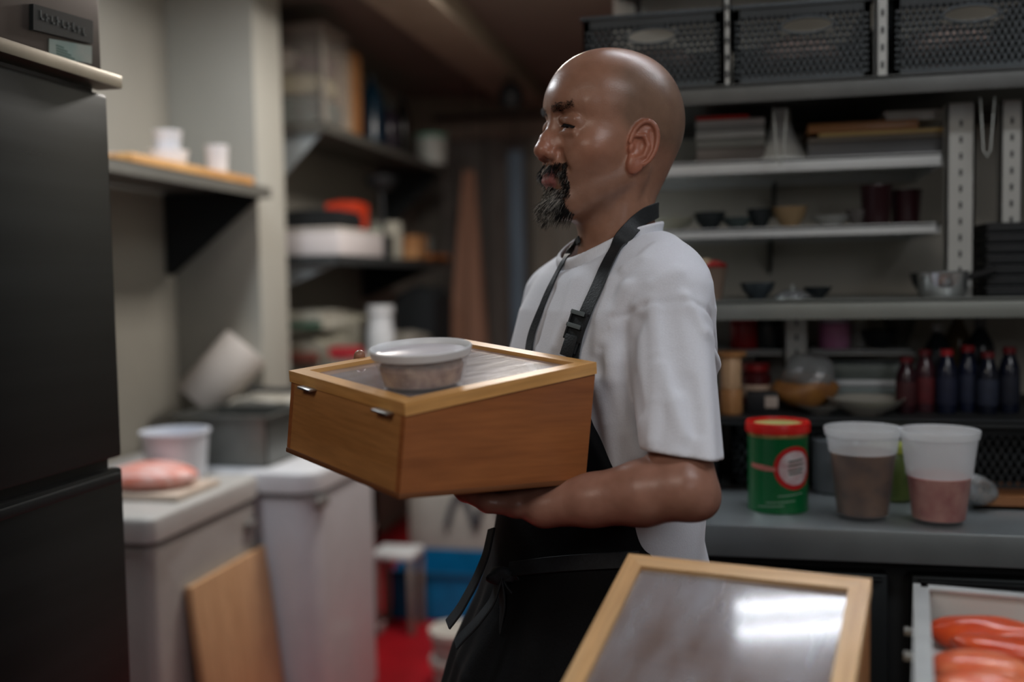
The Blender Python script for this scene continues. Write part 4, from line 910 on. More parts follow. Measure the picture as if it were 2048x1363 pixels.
for k, (u, v_, rx, ry, c, cc, lab) in enumerate(((.10, .17, .055, .035, '6b3d34', '8b5a4c', 'reddish slab of fish inside the foreground box, left part'), (.13, .07, .06, .04, '8d9492', 'a9adb0', 'pale wrapped fish inside the foreground box, right part'), (.06, .12, .04, .03, '4b5148', '667066', 'dark green leaf bundle inside the foreground box'))):
    b_o = MB().blob((0, 0, .021), (rx, ry, .018), 30+k, .1).build('fish_block', pmat('fishblk_'+c, c, .4, c2=cc, scale=25)); b_o.matrix_world = M2 @ Matrix.Translation((u, v_, .0075)); tag(b_o, lab, 'fish', 'food inside the foreground box')

# steel tray of salmon at the lower right
zt_ = 1.07
c0 = atz(1838, 1176, zt_); c1 = atz(2060, 1196, zt_); c3 = atz(1925, 1363, zt_)
exx = c1-c0; exx = exx/np.linalg.norm(exx); eyy = np.array([exx[1], -exx[0], 0])
MT = Matrix.Identity(4)
for i in range(3): MT[i][0] = exx[i]; MT[i][1] = -eyy[i]; MT[i][2] = (0, 0, 1)[i]
base0 = c0+eyy*.30; 
for i in range(3): MT[i][3] = (base0[0], base0[1], .9405)[i]
tt = thing('fish_tray', (0, 0, 0), 'deep white tray of orange salmon at the lower right corner', 'tray'); tt.matrix_world = MT
W_, D_, hh = .24, .30, zt_-.9405
tw = pmat('tray_white', 'b9b8b3', .35, var=.03)
MB().box(0, .005, 0, D_, 0, hh, .001).box(W_-.005, W_, 0, D_, 0, hh, .001).box(0, W_, 0, .005, 0, hh, .001).box(0, W_, D_-.005, D_, 0, hh, .001).box(0, W_, 0, D_, 0, .004).build('basin', tw, tt)
MB().box(-.006, .010, -.006, D_+.006, hh, hh+.004, .0015).box(W_-.010, W_+.006, -.006, D_+.006, hh, hh+.004, .0015).box(0, W_, D_-.008, D_+.006, hh, hh+.004, .0015).box(0, W_, -.006, .008, hh, hh+.004, .0015).build('rim', pmat('tray_rim', 'bfc4c4', .3, .3), tt)
for yy in (.24, .17): MB().box(-.014, .0, yy-.006, yy+.006, hh-.030, hh-.024, .001).build('clip', steel_l, tt)
# crushed-ice bed and salmon pieces
ib = MB().box(.008, W_-.008, .008, D_-.008, .0045, hh-.040, .004).build('ice_bed', pmat('white_liner', 'c9c8c6', .6, var=.04, bump=.5)); ib.matrix_world = MT; tag(ib, 'white liner filling the tray beneath the salmon pieces', 'liner')
sal = pmat('salmon', 'cc4a20', .3, c2='e58a62', scale=26, stretch=(1, 3, 1), bump=.3, coat=.4)
sal2 = pmat('salmon_deep', 'b83408', .3, c2='d65a2c', scale=26, stretch=(1, 3, 1), bump=.3, coat=.4)
for k, (u, v_, a_, rx, ry, mm, lab) in enumerate(((.060, .250, .15, .054, .026, sal2, 'deep orange salmon piece at the back left of the tray'), (.085, .200, -.1, .058, .026, sal2, 'glossy dark orange salmon piece, second from the back of the tray'), (.048, .148, .2, .042, .026, sal, 'pale orange salmon piece near the left side of the tray'), (.060, .095, .0, .052, .026, sal, 'pale orange salmon piece closest to the camera in the tray'), (.165, .110, .2, .046, .024, sal, 'salmon piece at the right front of the tray'))):
    so = MB().blob((0, 0, .0155), (rx, ry, .015), 50+k, .09, 4, 2.4).build('salmon_piece', mm); so.matrix_world = MT @ Matrix.Translation((u, v_, hh-.0395)) @ Matrix.Rotation(a_, 4, 'Z'); tag(so, lab, 'salmon', 'salmon pieces in the tray')
# ================================================================== THE MAN (signed-distance modelling, meshed as one continuous surface)
f4 = np.float32
def V3(*a): return np.array(a, dtype=f4)
def ln(P): return np.sqrt((P*P).sum(1))
def ell(P, c, r, rot=None):
    Q = P-V3(*c)
    if rot is not None: Q = Q @ rot
    r = V3(*r); k0 = ln(Q/r); k1 = ln(Q/(r*r))+1e-9
    return k0*(k0-1.0)/k1
def cap(P, a, b, ra, rb=None):
    a = np.asarray(a, f4); b = np.asarray(b, f4); rb = ra if rb is None else rb
    ba = b-a; t = np.clip(((P-a) @ ba)/(ba @ ba), 0, 1)
    return ln(P-a-t[:, None]*ba)-(ra+(rb-ra)*t)
def smin(a, b, k):
    h = np.clip(.5+.5*(b-a)/k, 0, 1); return b*(1-h)+a*h-k*h*(1-h)
def smax(a, b, k): return -smin(-a, -b, k)
def rotm(ax, ang):
    return np.array(Matrix.Rotation(math.radians(ang), 3, ax), dtype=f4)
def chain(P, pts, rs, k=.006):
    d = cap(P, pts[0], pts[1], rs[0], rs[1])
    for i in range(1, len(pts)-1): d = smin(d, cap(P, pts[i], pts[i+1], rs[i], rs[i+1]), k)
    return d
def polygonize(sdf, lo, hi, h, B=8):
    lo = np.array(lo, float); hi = np.array(hi, float)
    nb = np.maximum(1, np.ceil((hi-lo)/(h*B)).astype(int)); n = nb*B+1
    cs = [lo[i]+h*B*(np.arange(nb[i])+.5) for i in range(3)]
    G = np.stack(np.meshgrid(*cs, indexing='ij'), -1).reshape(-1, 3).astype(f4)
    dc = sdf(G).reshape(nb); act = np.abs(dc) < h*B*1.35
    vol = np.repeat(np.repeat(np.repeat(np.where(dc > 0, 1., -1.).astype(f4), B, 0), B, 1), B, 2)
    vol = np.pad(vol, ((0, 1),)*3, mode='edge')
    need = np.zeros(n, bool)
    for (i, j, k) in np.argwhere(act): need[i*B:i*B+B+1, j*B:j*B+B+1, k*B:k*B+B+1] = True
    ii = np.argwhere(need)
    out = np.empty(len(ii), f4)
    for s in range(0, len(ii), 400000):
        out[s:s+400000] = sdf((lo+ii[s:s+400000]*h).astype(f4))
    vol[need] = out
    s = vol < 0
    c = [s[:-1, :-1, :-1], s[1:, :-1, :-1], s[:-1, 1:, :-1], s[1:, 1:, :-1], s[:-1, :-1, 1:], s[1:, :-1, 1:], s[:-1, 1:, 1:], s[1:, 1:, 1:]]
    cnt = sum(x.astype(np.int8) for x in c); cell = (cnt > 0) & (cnt < 8)
    ci = np.argwhere(cell); idx = -np.ones(cell.shape, np.int64); idx[cell] = np.arange(len(ci))
    acc = np.zeros((len(ci), 3)); num = np.zeros(len(ci))
    cor = [(a, b, d) for d in (0, 1) for b in (0, 1) for a in (0, 1)]
    for p in cor:
        for ax in range(3):
            if p[ax]: continue
            q = list(p); q[ax] = 1
            vp = vol[ci[:, 0]+p[0], ci[:, 1]+p[1], ci[:, 2]+p[2]]; vq = vol[ci[:, 0]+q[0], ci[:, 1]+q[1], ci[:, 2]+q[2]]
            m = (vp < 0) != (vq < 0); t = np.where(m, vp/(vp-vq+1e-12), 0)
            pt = np.array(p, float)[None]+t[:, None]*(np.array(q, float)-np.array(p, float))[None]
            acc += pt*m[:, None]; num += m
    V = lo+(ci+acc/num[:, None])*h
    Fs = []
    for ax in range(3):
        sl0 = [slice(None)]*3; sl1 = [slice(None)]*3; sl0[ax] = slice(0, -1); sl1[ax] = slice(1, None)
        o1, o2 = [(1, 2), (2, 0), (0, 1)][ax]
        ch = s[tuple(sl0)] != s[tuple(sl1)]; e = np.argwhere(ch)
        ok = (e[:, o1] > 0) & (e[:, o2] > 0) & (e[:, o1] < n[o1]-1) & (e[:, o2] < n[o2]-1); e = e[ok]
        inside = s[e[:, 0], e[:, 1], e[:, 2]]
        def id_(d1, d2):
            q = e.copy(); q[:, o1] -= d1; q[:, o2] -= d2; return idx[q[:, 0], q[:, 1], q[:, 2]]
        quad = np.stack([id_(1, 1), id_(0, 1), id_(0, 0), id_(1, 0)], 1)
        quad[~inside] = quad[~inside][:, ::-1]; Fs.append(quad)
    Fq = np.concatenate(Fs); Fq = Fq[(Fq >= 0).all(1)]
    V = V.astype(f4)
    for _ in range(2):                       # settle the vertices on the true surface
        d = sdf(V); g = grad(sdf, V); V = V-np.clip(d, -h, h)[:, None]*g*.9
    return V, Fq
def grad(sdf, P, e=6e-4):
    g = np.stack([sdf(P+V3(e, 0, 0))-sdf(P-V3(e, 0, 0)), sdf(P+V3(0, e, 0))-sdf(P-V3(0, e, 0)), sdf(P+V3(0, 0, e))-sdf(P-V3(0, 0, e))], 1)
    return g/(ln(g)[:, None]+1e-9)
def np_mesh(name, V, F, mat, parent, pigment=None):
    me = bpy.data.meshes.new(name); me.from_pydata(V.astype(float).tolist(), [], F.tolist()); me.update()
    me.materials.append(mat); me.polygons.foreach_set('use_smooth', np.ones(len(me.polygons), bool))
    if pigment is not None:
        at = me.color_attributes.new('pigment', 'FLOAT_COLOR', 'POINT')
        at.data.foreach_set('color', np.concatenate([pigment, np.ones((len(pigment), 1))], 1).astype(f4).ravel())
    o = bpy.data.objects.new(name, me); col.objects.link(o)
    if parent: o.parent = parent
    return o

ER = np.array([math.cos(YAW), math.sin(YAW), 0]); ED = np.array([-math.sin(YAW), math.cos(YAW), 0]); EZ = np.array([0, 0, 1.])
def frame(deg):
    a = math.radians(deg); return np.stack([-math.sin(a)*ER-math.cos(a)*ED, math.cos(a)*ER-math.sin(a)*ED, EZ])   # rows: forward, his left, up
# ---------------------------------------------------------------- head
TH = frame(65.0)
pitch_h = math.radians(5.0)
TH = np.stack([TH[0]*math.cos(pitch_h)+EZ*math.sin(pitch_h), TH[1], EZ*math.cos(pitch_h)-TH[0]*math.sin(pitch_h)])
OH = atd(1223, 267, 1.375)
HS = 1.0
def h2w(Q): return OH+(np.asarray(Q)*HS) @ TH
def w2h(P): return (((P-OH.astype(f4)) @ TH.T.astype(f4))/HS).astype(f4)
EARR = rotm('Z', -24) @ rotm('Y', -12)
def ear(P):
    s = P.copy(); s[:, 1] = np.abs(s[:, 1])
    Q = (s-V3(-.001, .0735, -.026)) @ EARR          # ear frame: x forward, y outwards, z up
    d = ell(Q, (-.004, .001, .004), (.0185, .0052, .0300))
    d = smin(d, ell(Q, (.000, .001, -.026), (.0105, .005, .0125)), .008)
    conc = ell(Q, (.002, .0072, -.001), (.0095, .0060, .0150)); d = smax(d, -conc, .004)
    scap = cap(Q, (-.009, .0070, .020), (-.0145, .0070, .004), .0032, .0028); d = smax(d, -scap, .003)
    hp = []
    for k in range(15):
        a_ = math.radians(-5+k*245/14); rr = (.0175, .0295); hp.append((.0005-.004+rr[0]*math.cos(a_), .0052, .003+rr[1]*math.sin(a_)))
    d = smin(d, chain(Q, hp, [.0026+.0010*math.sin(math.pi*k/14) for k in range(15)], .0004), .0025)
    d = smin(d, chain(Q, [(.010, .0045, .010), (-.002, .0050, .013), (-.0105, .0050, .002), (-.0085, .0050, -.012), (-.001, .0045, -.017)], [.002, .0024, .0024, .0024, .002], .002), .003)
    d = smin(d, ell(Q, (.0105, .0035, -.006), (.0035, .0032, .0060)), .003)
    return d
def head(P):
    s = P.copy(); s[:, 1] = np.sqrt(s[:, 1]**2+1e-7)     # mirror
    d = ell(P, (-.009, 0, .032), (.0930, .0765, .0820))
    d = smin(d, ell(P, (.028, 0, .036), (.0660, .0640, .0620)), .03)
    d = smin(d, ell(P, (-.030, 0, .000), (.0660, .0640, .0620)), .03)
    d = smin(d, ell(P, (.022, 0, -.030), (.0650, .0610, .0560)), .03)         # mid face
    d = smin(d, ell(P, (.040, 0, -.070), (.0480, .0470, .0480)), .03)         # lower face
    d = smin(d, cap(s, (-.004, .0520, -.060), (.060, .020, -.104), .017, .016), .022)  # jaw line
    d = smin(d, cap(P, (.030, 0, -.092), (.060, 0, -.098), .034, .020), .02)   # under chin
    d = smin(d, ell(P, (.0720, 0, -.104), (.0185, .0230, .0165)), .014)         # chin
    d = smin(d, ell(s, (.049, .0400, -.032), (.0270, .0230, .0200)), .022)      # cheekbones
    d = smin(d, ell(s, (.062, .0280, -.052), (.0200, .0180, .0200)), .014)      # cheek beside the mouth
    d = smin(d, cap(s, (.0800, .010, .0210), (.0640, .0460, .0240), .0100, .0085), .014)  # brow ridge
    d = smin(d, ell(P, (.0760, 0, .030), (.0160, .0280, .0200)), .02)
    d = smax(d, -ell(s, (.0960, .0300, .0005), (.0185, .0175, .0125)), .012); d = smax(d, -ell(s, (.0950, .0170, .0060), (.0120, .0060, .0090)), .008)   # sockets
    lid = ell(s, (.0735, .0300, -.0010), (.0150, .0170, .0135)); d = smin(d, lid, .006)
    d = smin(d, cap(s, (.0862, .0190, .0050), (.0800, .0420, .0025), .0045, .0035), .005)  # heavy upper lid fold
    d = smin(d, cap(s, (.0855, .0200, -.0140), (.0790, .0400, -.0150), .0032, .003), .007)  # eye bag
    slit = ell(np.stack([s[:, 0], s[:, 1], s[:, 2]+.22*(s[:, 1]-.0300)], 1), (.0900, .0305, -.0055), (.0130, .0160, .0022)); d = smax(d, -slit, .0012)
    # nose
    d = smin(d, chain(P, [(.0800, 0, .012), (.0880, 0, -.004), (.0985, 0, -.022), (.1020, 0, -.034)], [.0085, .0075, .0085, .0100], .01), .010)
    d = smin(d, ell(P, (.1040, 0, -.0370), (.0110, .0120, .0100)), .007)
    d = smin(d, ell(s, (.0945, .0120, -.0415), (.0105, .0068, .0080)), .004)
    d = smin(d, ell(s, (.0850, .0095, -.0280), (.0110, .0095, .0150)), .009)
    d = smax(d, -ell(s, (.1010, .0070, -.0500), (.0060, .0032, .0050)), .0025)
    # mouth
    d = smin(d, ell(P, (.0720, 0, -.0660), (.0230, .0270, .0240)), .012)
    d = smin(d, chain(s, [(.0945, .000, -.0640), (.0925, .010, -.0640), (.0850, .0230, -.0680)], [.0050, .0052, .0035], .003), .006)
    d = smin(d, chain(s, [(.0920, .000, -.0765), (.0905, .009, -.0760), (.0835, .0220, -.0710)], [.0065, .0062, .0030], .003), .005)
    d = smax(d, -chain(s, [(.1010, .000, -.0695), (.0980, .011, -.0698), (.0870, .0250, -.0705)], [.0014, .0013, .0012], .001), .003)
    d = smax(d, -ell(P, (.1000, 0, -.0560), (.0060, .0030, .0080)), .004)       # philtrum
    d = smax(d, -cap(P, (.0950, -.012, -.0875), (.0950, .012, -.0875), .0050), .008)
    d = smax(d, -cap(s, (.0900, .0200, -.0380), (.0830, .0340, -.0620), .0038, .0024), .006)  # nasolabial fold
    # forehead creases
    for zc_, a_ in ((.048, .0), (.060, .002)):
        d = smax(d, -cap(s, (.0990-a_*3, .002, zc_), (.0790-a_*2, .036, zc_+.003), .0035, .003), .0060) if False else d
    # neck
    d = smin(d, ell(P, (-.040, 0, -.040), (.0440, .0460, .0560)), .02)
    d = smin(d, chain(P, [(-.016, 0, -.060), (-.016, 0, -.120), (-.026, 0, -.200), (-.040, 0, -.270)], [.0475, .0485, .0560, .0680], .02), .018)
    d = smin(d, cap(s, (-.018, .0540, -.050), (.0200, .0170, -.205), .0085, .0095), .014)       # neck muscle
    d = smin(d, ell(P, (.012, 0, -.150), (.0150, .0120, .0180)), .014)
    d = smin(d, ear(P), .004)
    return d
def head_w(P): return head(w2h(P))*HS

# ---------------------------------------------------------------- torso frame
TB = frame(66.0)
OB = atd(1216, 480, 1.385); OB = np.array([OB[0], OB[1], 0.0])
def b2w(Q): return OB+np.asarray(Q) @ TB
def w2b(P): return ((P-OB.astype(f4)) @ TB.T.astype(f4)).astype(f4)
def locb(px, py, d): return (atd(px, py, d)-OB) @ TB.T
TK = np.array([  # z, centre forward, half depth, half width
    [0.80, .050, .130, .170], [0.92, .030, .125, .175], [1.02, .018, .122, .168], [1.12, .010, .120, .160], [1.22, .006, .118, .168],
    [1.30, .002, .115, .178], [1.36, -.004, .104, .172], [1.41, -.010, .085, .140], [1.45, -.018, .066, .090], [1.50, -.02, .05, .05]], float)
def torso(Q, grow=0.0):
    z = Q[:, 2]; cF = np.interp(z, TK[:, 0], TK[:, 1]).astype(f4); wF = np.interp(z, TK[:, 0], TK[:, 2]).astype(f4)+grow; wL = np.interp(z, TK[:, 0], TK[:, 3]).astype(f4)+grow
    k = ((np.abs((Q[:, 0]-cF)/wF))**2.3+(np.abs(Q[:, 1]/wL))**2.3)**(1/2.3)
    d = (k-1)*np.minimum(wF, wL)*.9
    return smax(d, z-(1.448-.32*Q[:, 0]), .03)
SHL, SHR = V3(.000, .146, 1.368), V3(.000, -.150, 1.368)
ELB = locb(1368, 974, 1.130).astype(f4); WRI = locb(1085, 1000, 1.185).astype(f4)
ELBR = V3(.05, -.215, 1.165); 
# box in body frame
def box_w(u, v, w): return np.array(Mb @ Vector((u, v, w)))
tt_ = min(((abs(( (box_w(S0*q, S1, hf_+(hb_-hf_)*q)-CAM) @ VR)/((box_w(S0*q, S1, hf_+(hb_-hf_)*q)-CAM) @ VF)*FPX+CX-742), q) for q in np.linspace(.05, .95, 91)))[1]
TIP = lambda du, dz: ((box_w(S0*tt_+du, S1+.0085, hf_+(hb_-hf_)*tt_+dz)-OB) @ TB.T).astype(f4)
# left hand lies under the box, palm up
NB = (TB @ Rb[:, 2]).astype(f4)                                  # box up axis in the body frame
def under(px, py, d, gap):                                       # a point below the box floor
    p = atd(px, py, d); l = np.array(Mb.inverted() @ Vector(p)); l[2] = -gap; return ((np.array(Mb @ Vector(l))-OB) @ TB.T).astype(f4)
WL0 = under(1092, 990, 1.185, .030); KN = under(1012, 985, 1.235, .019)
hd = (KN-WL0)/np.linalg.norm(KN-WL0); hs = np.cross(NB, hd); hs /= np.linalg.norm(hs)
if (hs @ (TB @ (-ED)).astype(f4)) < 0: hs = -hs                  # hs points to the thumb side (towards the camera)
def left_hand(Q):
    d = cap(Q, WL0, WL0+hd*.045, .021, .017)
    for k, o in enumerate((-.030, -.010, .010, .028)):
        d = smin(d, cap(Q, WL0+hd*.010+hs*o*.45, KN+hs*o+hd*(.0, .004, .003, -.003)[k], .013, .0115), .012)
    d = smin(d, ell(Q, WL0+hd*.045-NB*.004, (.03, .03, .012)), .012)
    fl = (.062, .080, .086, .076)
    for k, o in enumerate((-.032, -.0105, .0105, .031)):
        b = KN+hs*o+hd*(.0, .004, .003, -.003)[k]; L_ = fl[k]; sp = hs*(o*.25)
        p1 = b+hd*L_*.45+sp*.4-NB*.001; p2 = p1+hd*L_*.30+sp*.3+NB*.002; p3 = p2+hd*L_*.22+sp*.2+NB*.004
        d = smin(d, chain(Q, [b, p1, p2, p3], [.0100, .0092, .0084, .0074], .003), .006)
    t0 = WL0+hd*.022+hs*.026-NB*.004; t1 = t0+hd*.022+hs*.026-NB*.003; t2 = t1+hd*.030+hs*.012+NB*.002; t3 = t2+hd*.022+hs*.004+NB*.003
    d = smin(d, chain(Q, [WL0+hd*.012+hs*.008, t0, t1, t2, t3], [.015, .0145, .0115, .0100, .0080], .006), .008)
    return d
PR = V3(*TIP(.010, -.078)); outw = (TB @ Rb[:, 1]).astype(f4); bxr = (TB @ Rb[:, 0]).astype(f4)
WRR = PR-NB*.010+outw*.040+bxr*.060
def right_hand(Q):
    d = cap(Q, WRR, PR+outw*.010, .020, .018)
    for k, o in enumerate((-.030, -.010, .010, .030)):
        kn = PR+outw*.010+bxr*o+NB*.018
        d = smin(d, cap(Q, WRR+bxr*o*.5+NB*.015, kn, .014, .0115), .012)
        tip = V3(*TIP(o-.002, (-.014, .0008, -.007, -.018)[k])); m1 = kn*.6+tip*.4+outw*.006; m2 = kn*.28+tip*.72+outw*.004
        d = smin(d, chain(Q, [kn, m1, m2, tip], [.0100, .0090, .0082, .0074], .003), .006)
    t0 = PR+bxr*.034-NB*.020+outw*.004
    d = smin(d, chain(Q, [WRR+NB*.01+bxr*.012, t0, t0+bxr*.022+NB*.018, t0+bxr*.034+NB*.040], [.015, .0135, .0105, .0085], .006), .008)
    return d
def arms(Q):
    e = ELB
    d = chain(Q, [SHL, e], [.042, .0345], .01)
    fa = e+(WL0-e)*.28
    d = smin(d, chain(Q, [e, fa, e+(WL0-e)*.65, WL0], [.0335, .0370, .0300, .0240], .01), .016)
    d = smin(d, ell(Q, e+V3(-.014, .008, -.014), (.024, .023, .022)), .014)
    d = smin(d, left_hand(Q), .012)
    e2 = ELBR
    dr = chain(Q, [SHR, e2], [.048, .037], .01)
    dr = smin(dr, chain(Q, [e2, e2+(WRR-e2)*.28, e2+(WRR-e2)*.65, WRR], [.038, .043, .033, .024], .01), .014)
    dr = smin(dr, right_hand(Q), .012)
    return np.minimum(d, dr)
FOOT = {1: V3(.10, .10, .0), -1: V3(-.14, -.10, .0)}
def legs(Q):
    d = ell(Q, (.02, 0, .88), (.105, .150, .12))
    for s_ in (1, -1):
        kx = .09 if s_ == 1 else -.02
        d = smin(d, chain(Q, [V3(.02, s_*.085, .88), V3(kx+.03, s_*.095, .50), V3(FOOT[s_][0]-.03, FOOT[s_][1], .10)], [.088, .058, .045], .02), .03)
    return d
def body(P):
    Q = w2b(P)
    d = smin(torso(Q, -.016), arms(Q), .03)
    d = smin(d, ell(Q, (.02, 0, .93), (.105, .15, .13)), .04)
    n = head_w(P)
    return smin(d, n, .012)
def body_lo(P): return np.maximum(body(P), 0.80-P[:, 2])

# ---------------------------------------------------------------- clothes
def ridge(Q, pts, r, k, d): return smin(d, chain(Q, [np.asarray(p, f4) for p in pts], r, .004), k)
def groove(Q, pts, r, k, d): return smax(d, -chain(Q, [np.asarray(p, f4) for p in pts], r, .004), k)
HEM = ELB+(SHL-ELB)*.17
FOLDS = []
HEMZ = 1.199
def sleeve(Q, S, E, hem):
    ax = (hem-S)/np.linalg.norm(hem-S)
    t = (Q-S) @ ax; L_ = np.linalg.norm(hem-S)
    # flattened, boxy loose sleeve that widens at the hem
    d = cap(Q, S, hem+ax*.06, .0550, .0480)
    return d, t, L_, ax
def shirt_solid(P):
    Q = w2b(P)
    z = Q[:, 2]
    d = torso(Q, .004)
    # loose cloth: long soft drapes
    u = Q[:, 0]; v = Q[:, 1]
    drape = .0030*np.sin(38*v+14*(1.42-z)+6*u)*np.clip((1.40-z)/.2, 0, 1)+.0028*np.sin(26*z+30*u+9*v)*np.clip((1.30-z)/.15, 0, 1)
    drape += .0022*np.sin(60*u+22*z+11*v)*np.clip((1.36-z)/.2, 0, 1)
    d = d+drape.astype(f4)
    d = smin(d, cap(Q, (-.024, -.105, 1.398), (-.024, .105, 1.398), .044), .05)
    for S, E, hem, sg in ((SHL, ELB, HEM, 1), (SHR, ELBR, ELBR+(SHR-ELBR)*.20, -1)):
        ds, t, L_, ax = sleeve(Q, S, E, hem)
        q = Q-S; side = q-t[:, None]*ax
        ang = np.arctan2(side[:, 1], side[:, 0])
        amp = np.clip(t/L_, 0, 1.1)
        ds = ds-(.0030*np.sin(4*ang+.8)+.0018*np.sin(7*ang+9*t))*amp
        ds = smax(ds, (HEMZ+.17*(Q[:, 0]-hem[0]))-Q[:, 2], .003)
        d = smin(d, ds, (.006+.026*np.clip((z-1.345)/.05, 0, 1)).astype(f4))
    # armhole seam rings and soft folds, as displacements of the cloth surface
    for S, hem in ((SHL, HEM), (SHR, ELBR+(SHR-ELBR)*.17)):
        ax = (hem-S)/np.linalg.norm(hem-S); q = Q-S; t = q @ ax; r_ = ln(q-t[:, None]*ax)
        d = d+(.0022*np.exp(-((t-.030)/.0035)**2)-.0012*np.exp(-((t-.040)/.006)**2))*(r_ < .075)
    for pts, amp, w in FOLDS:
        if amp > 0: d = d-amp*np.exp(-(np.maximum(chain(Q, pts, [.0005]*len(pts), .004), 0)/w)**2)*1.5
        else: d = d-1.5*amp*np.exp(-(np.maximum(chain(Q, pts, [.0005]*len(pts), .004), 0)/w)**2)
    # neck opening
    nk = neckhole(Q); d = smax(d, -nk, .004)
    return smax(d, .86-z, .004)
def neckhole(Q): return cap(Q, V3(.004, 0, 1.430), V3(-.040, 0, 1.62), .0660, .070)
def collar_band(P):
    Q = w2b(P)
    nk = neckhole(Q)
    base = shirt_solid(P)
    return smax(smax(np.abs(nk+.0005)-.0035, np.abs(base-.002)-.0085, .003), -(Q[:, 2]-1.30), .003)
def sleeve_hollow(P):
    d = shirt_solid(P); Q = w2b(P)
    for S, E, hem in ((SHL, ELB, HEM), (SHR, ELBR, ELBR+(SHR-ELBR)*.20)):
        ax = (hem-S)/np.linalg.norm(hem-S)
        d = smax(d, -cap(Q, hem-ax*.030, hem+ax*.05, .0375, .0380), .002)
    return d
# apron: bib and skirt follow the clothed body
EDZ = np.array([.70, 1.00, 1.06, 1.10, 1.16, 1.22, 1.30, 1.34]); 
def skirt(Q):
    z = Q[:, 2]; KZ = np.array([.45, .70, .80, .88, .96, 1.04, 1.12, 1.16])
    cF = np.interp(z, KZ, [.110, .100, .088, .070, .040, .022, .014, .012]).astype(f4)
    wF = np.interp(z, KZ, [.175, .170, .163, .155, .145, .132, .126, .120]).astype(f4); wL = np.interp(z, KZ, [.215, .205, .198, .190, .180, .172, .164, .160]).astype(f4)
    ang = np.arctan2(Q[:, 1], Q[:, 0]-cF)
    k = np.sqrt(((Q[:, 0]-cF)/wF)**2+(Q[:, 1]/wL)**2)
    low = np.clip((1.06-z)/.25, 0, 1)
    return (k-1)*np.minimum(wF, wL)*.9+(.0045*np.sin(9*ang+6*z)+.004*np.sin(15*ang-11*z+1))*low
def apron(P):
    Q = w2b(P); z = Q[:, 2]
    s = smin(shirt_solid_fast(P)-.0065, skirt(Q), .015)
    edge = np.interp(z, EDZ, EDL).astype(f4)
    # front region: |v| below the edge curve, and forward of the flank
    m = np.abs(Q[:, 1])-edge
    m = np.maximum(m, -(Q[:, 0]+np.interp(z, [.7, 1.0, 1.1, 1.2, 1.4], [.06, .03, -.01, -.02, -.02]).astype(f4)))
    m = np.maximum(m, z-ZTOP)
    d = smax(s, m, .004)
    inner = smax(torso(Q, -.002), Q[:, 0]*0-1, .001)
    return smax(d, .50-z, .004)
def shirt_solid_fast(P): return shirt_solid(P)
def march(px, py, sdf, t0=.9, off=0.0):
    v = ray(px, py); v = v/np.linalg.norm(v); t = t0
    for _ in range(60):
        d = float(sdf((CAM+v*t)[None].astype(f4))[0])-off
        t += d*.8
        if abs(d) < 2e-4 or t > 2.2: break
    return CAM+v*t, t
def union_sn(P): return np.minimum(np.minimum(shirt_solid(P), collar_band(P)), head_w(P))
import time as _t
_T0 = _t.time()
man = thing('person', tuple(OB), 'bald man with grey goatee in a white t-shirt and black apron carrying the bamboo box', 'person')
def to_local(V): return V-OB[None]
# --- skin
def skin_pigment(V):
    H_ = w2h(V.astype(f4)); F, L, U = H_[:, 0], H_[:, 1], H_[:, 2]; aL = np.abs(L)
    def L3(c): return np.array(lin(c)[:3])
    base = L3('9b7460'); c = np.tile(base, (len(V), 1))
    def mix(w, colr):
        nonlocal c
        w = np.clip(w, 0, 1)[:, None]; c = c*(1-w)+L3(colr)*w
    def g(x, s): return np.exp(-(x/s)**2)
    mix(.55*g(ln(H_-V3(.10, 0, -.038)), .022), 'b56d58')
    mix(.35*g(np.sqrt((F-.055)**2+(aL-.045)**2+(U+.035)**2), .026), 'b06f58')
    # shaved scalp: hair stubble at sides and back
    sc_ = np.clip((.050-F)/.03, 0, 1)*np.clip((U+.030-.9*np.clip(F-.0, 0, 1))/.02, 0, 1)*np.clip((.098-U)/.03, 0, 1)
    mix(.62*sc_, '635648')
    jaw = np.clip((-.035-U)/.03, 0, 1)*np.clip((U+.135)/.03, 0, 1)*np.clip((F+.010)/.03, 0, 1)
    mix(.42*jaw, '70564a')
    es = ear(H_); mix(.45*np.clip((.004-es)/.003, 0, 1)*(aL > .066), 'b4664f')
    lip = np.minimum(chain(np.stack([F, aL, U], 1), [(.0945, .000, -.0645), (.0925, .010, -.0645), (.0850, .0220, -.0682)], [.0052, .0048, .0015]), chain(np.stack([F, aL, U], 1), [(.0920, .000, -.0765), (.0905, .009, -.0760), (.0835, .0200, -.0715)], [.0070, .0066, .0015]))
    mix(.75*np.clip((.0020-lip)/.0016, 0, 1), 'a8686a')
    mix(.45*g(np.sqrt((F-.08)**2*.3+(aL-.033)**2+(U-.002)**2), .012), '8a5c48')
    mix(.35*g(np.sqrt((aL-.010)**2+(F-.085)**2+(U-.010)**2), .010), '85523f')  # inner eye corner darkened, socket shade put into the skin colour
    low = np.clip((1.30-V[:, 2])/.05, 0, 1); mix(.6*low, '9a7163')
    return c
skinm = attr_mat('skin', rough=.34, sub=.08, bump=.10, bscale=420, spec=.45)
zc_ = OB[2]
lo = np.minimum(OH-.17, OB+[0, 0, 1.36]-.17); 
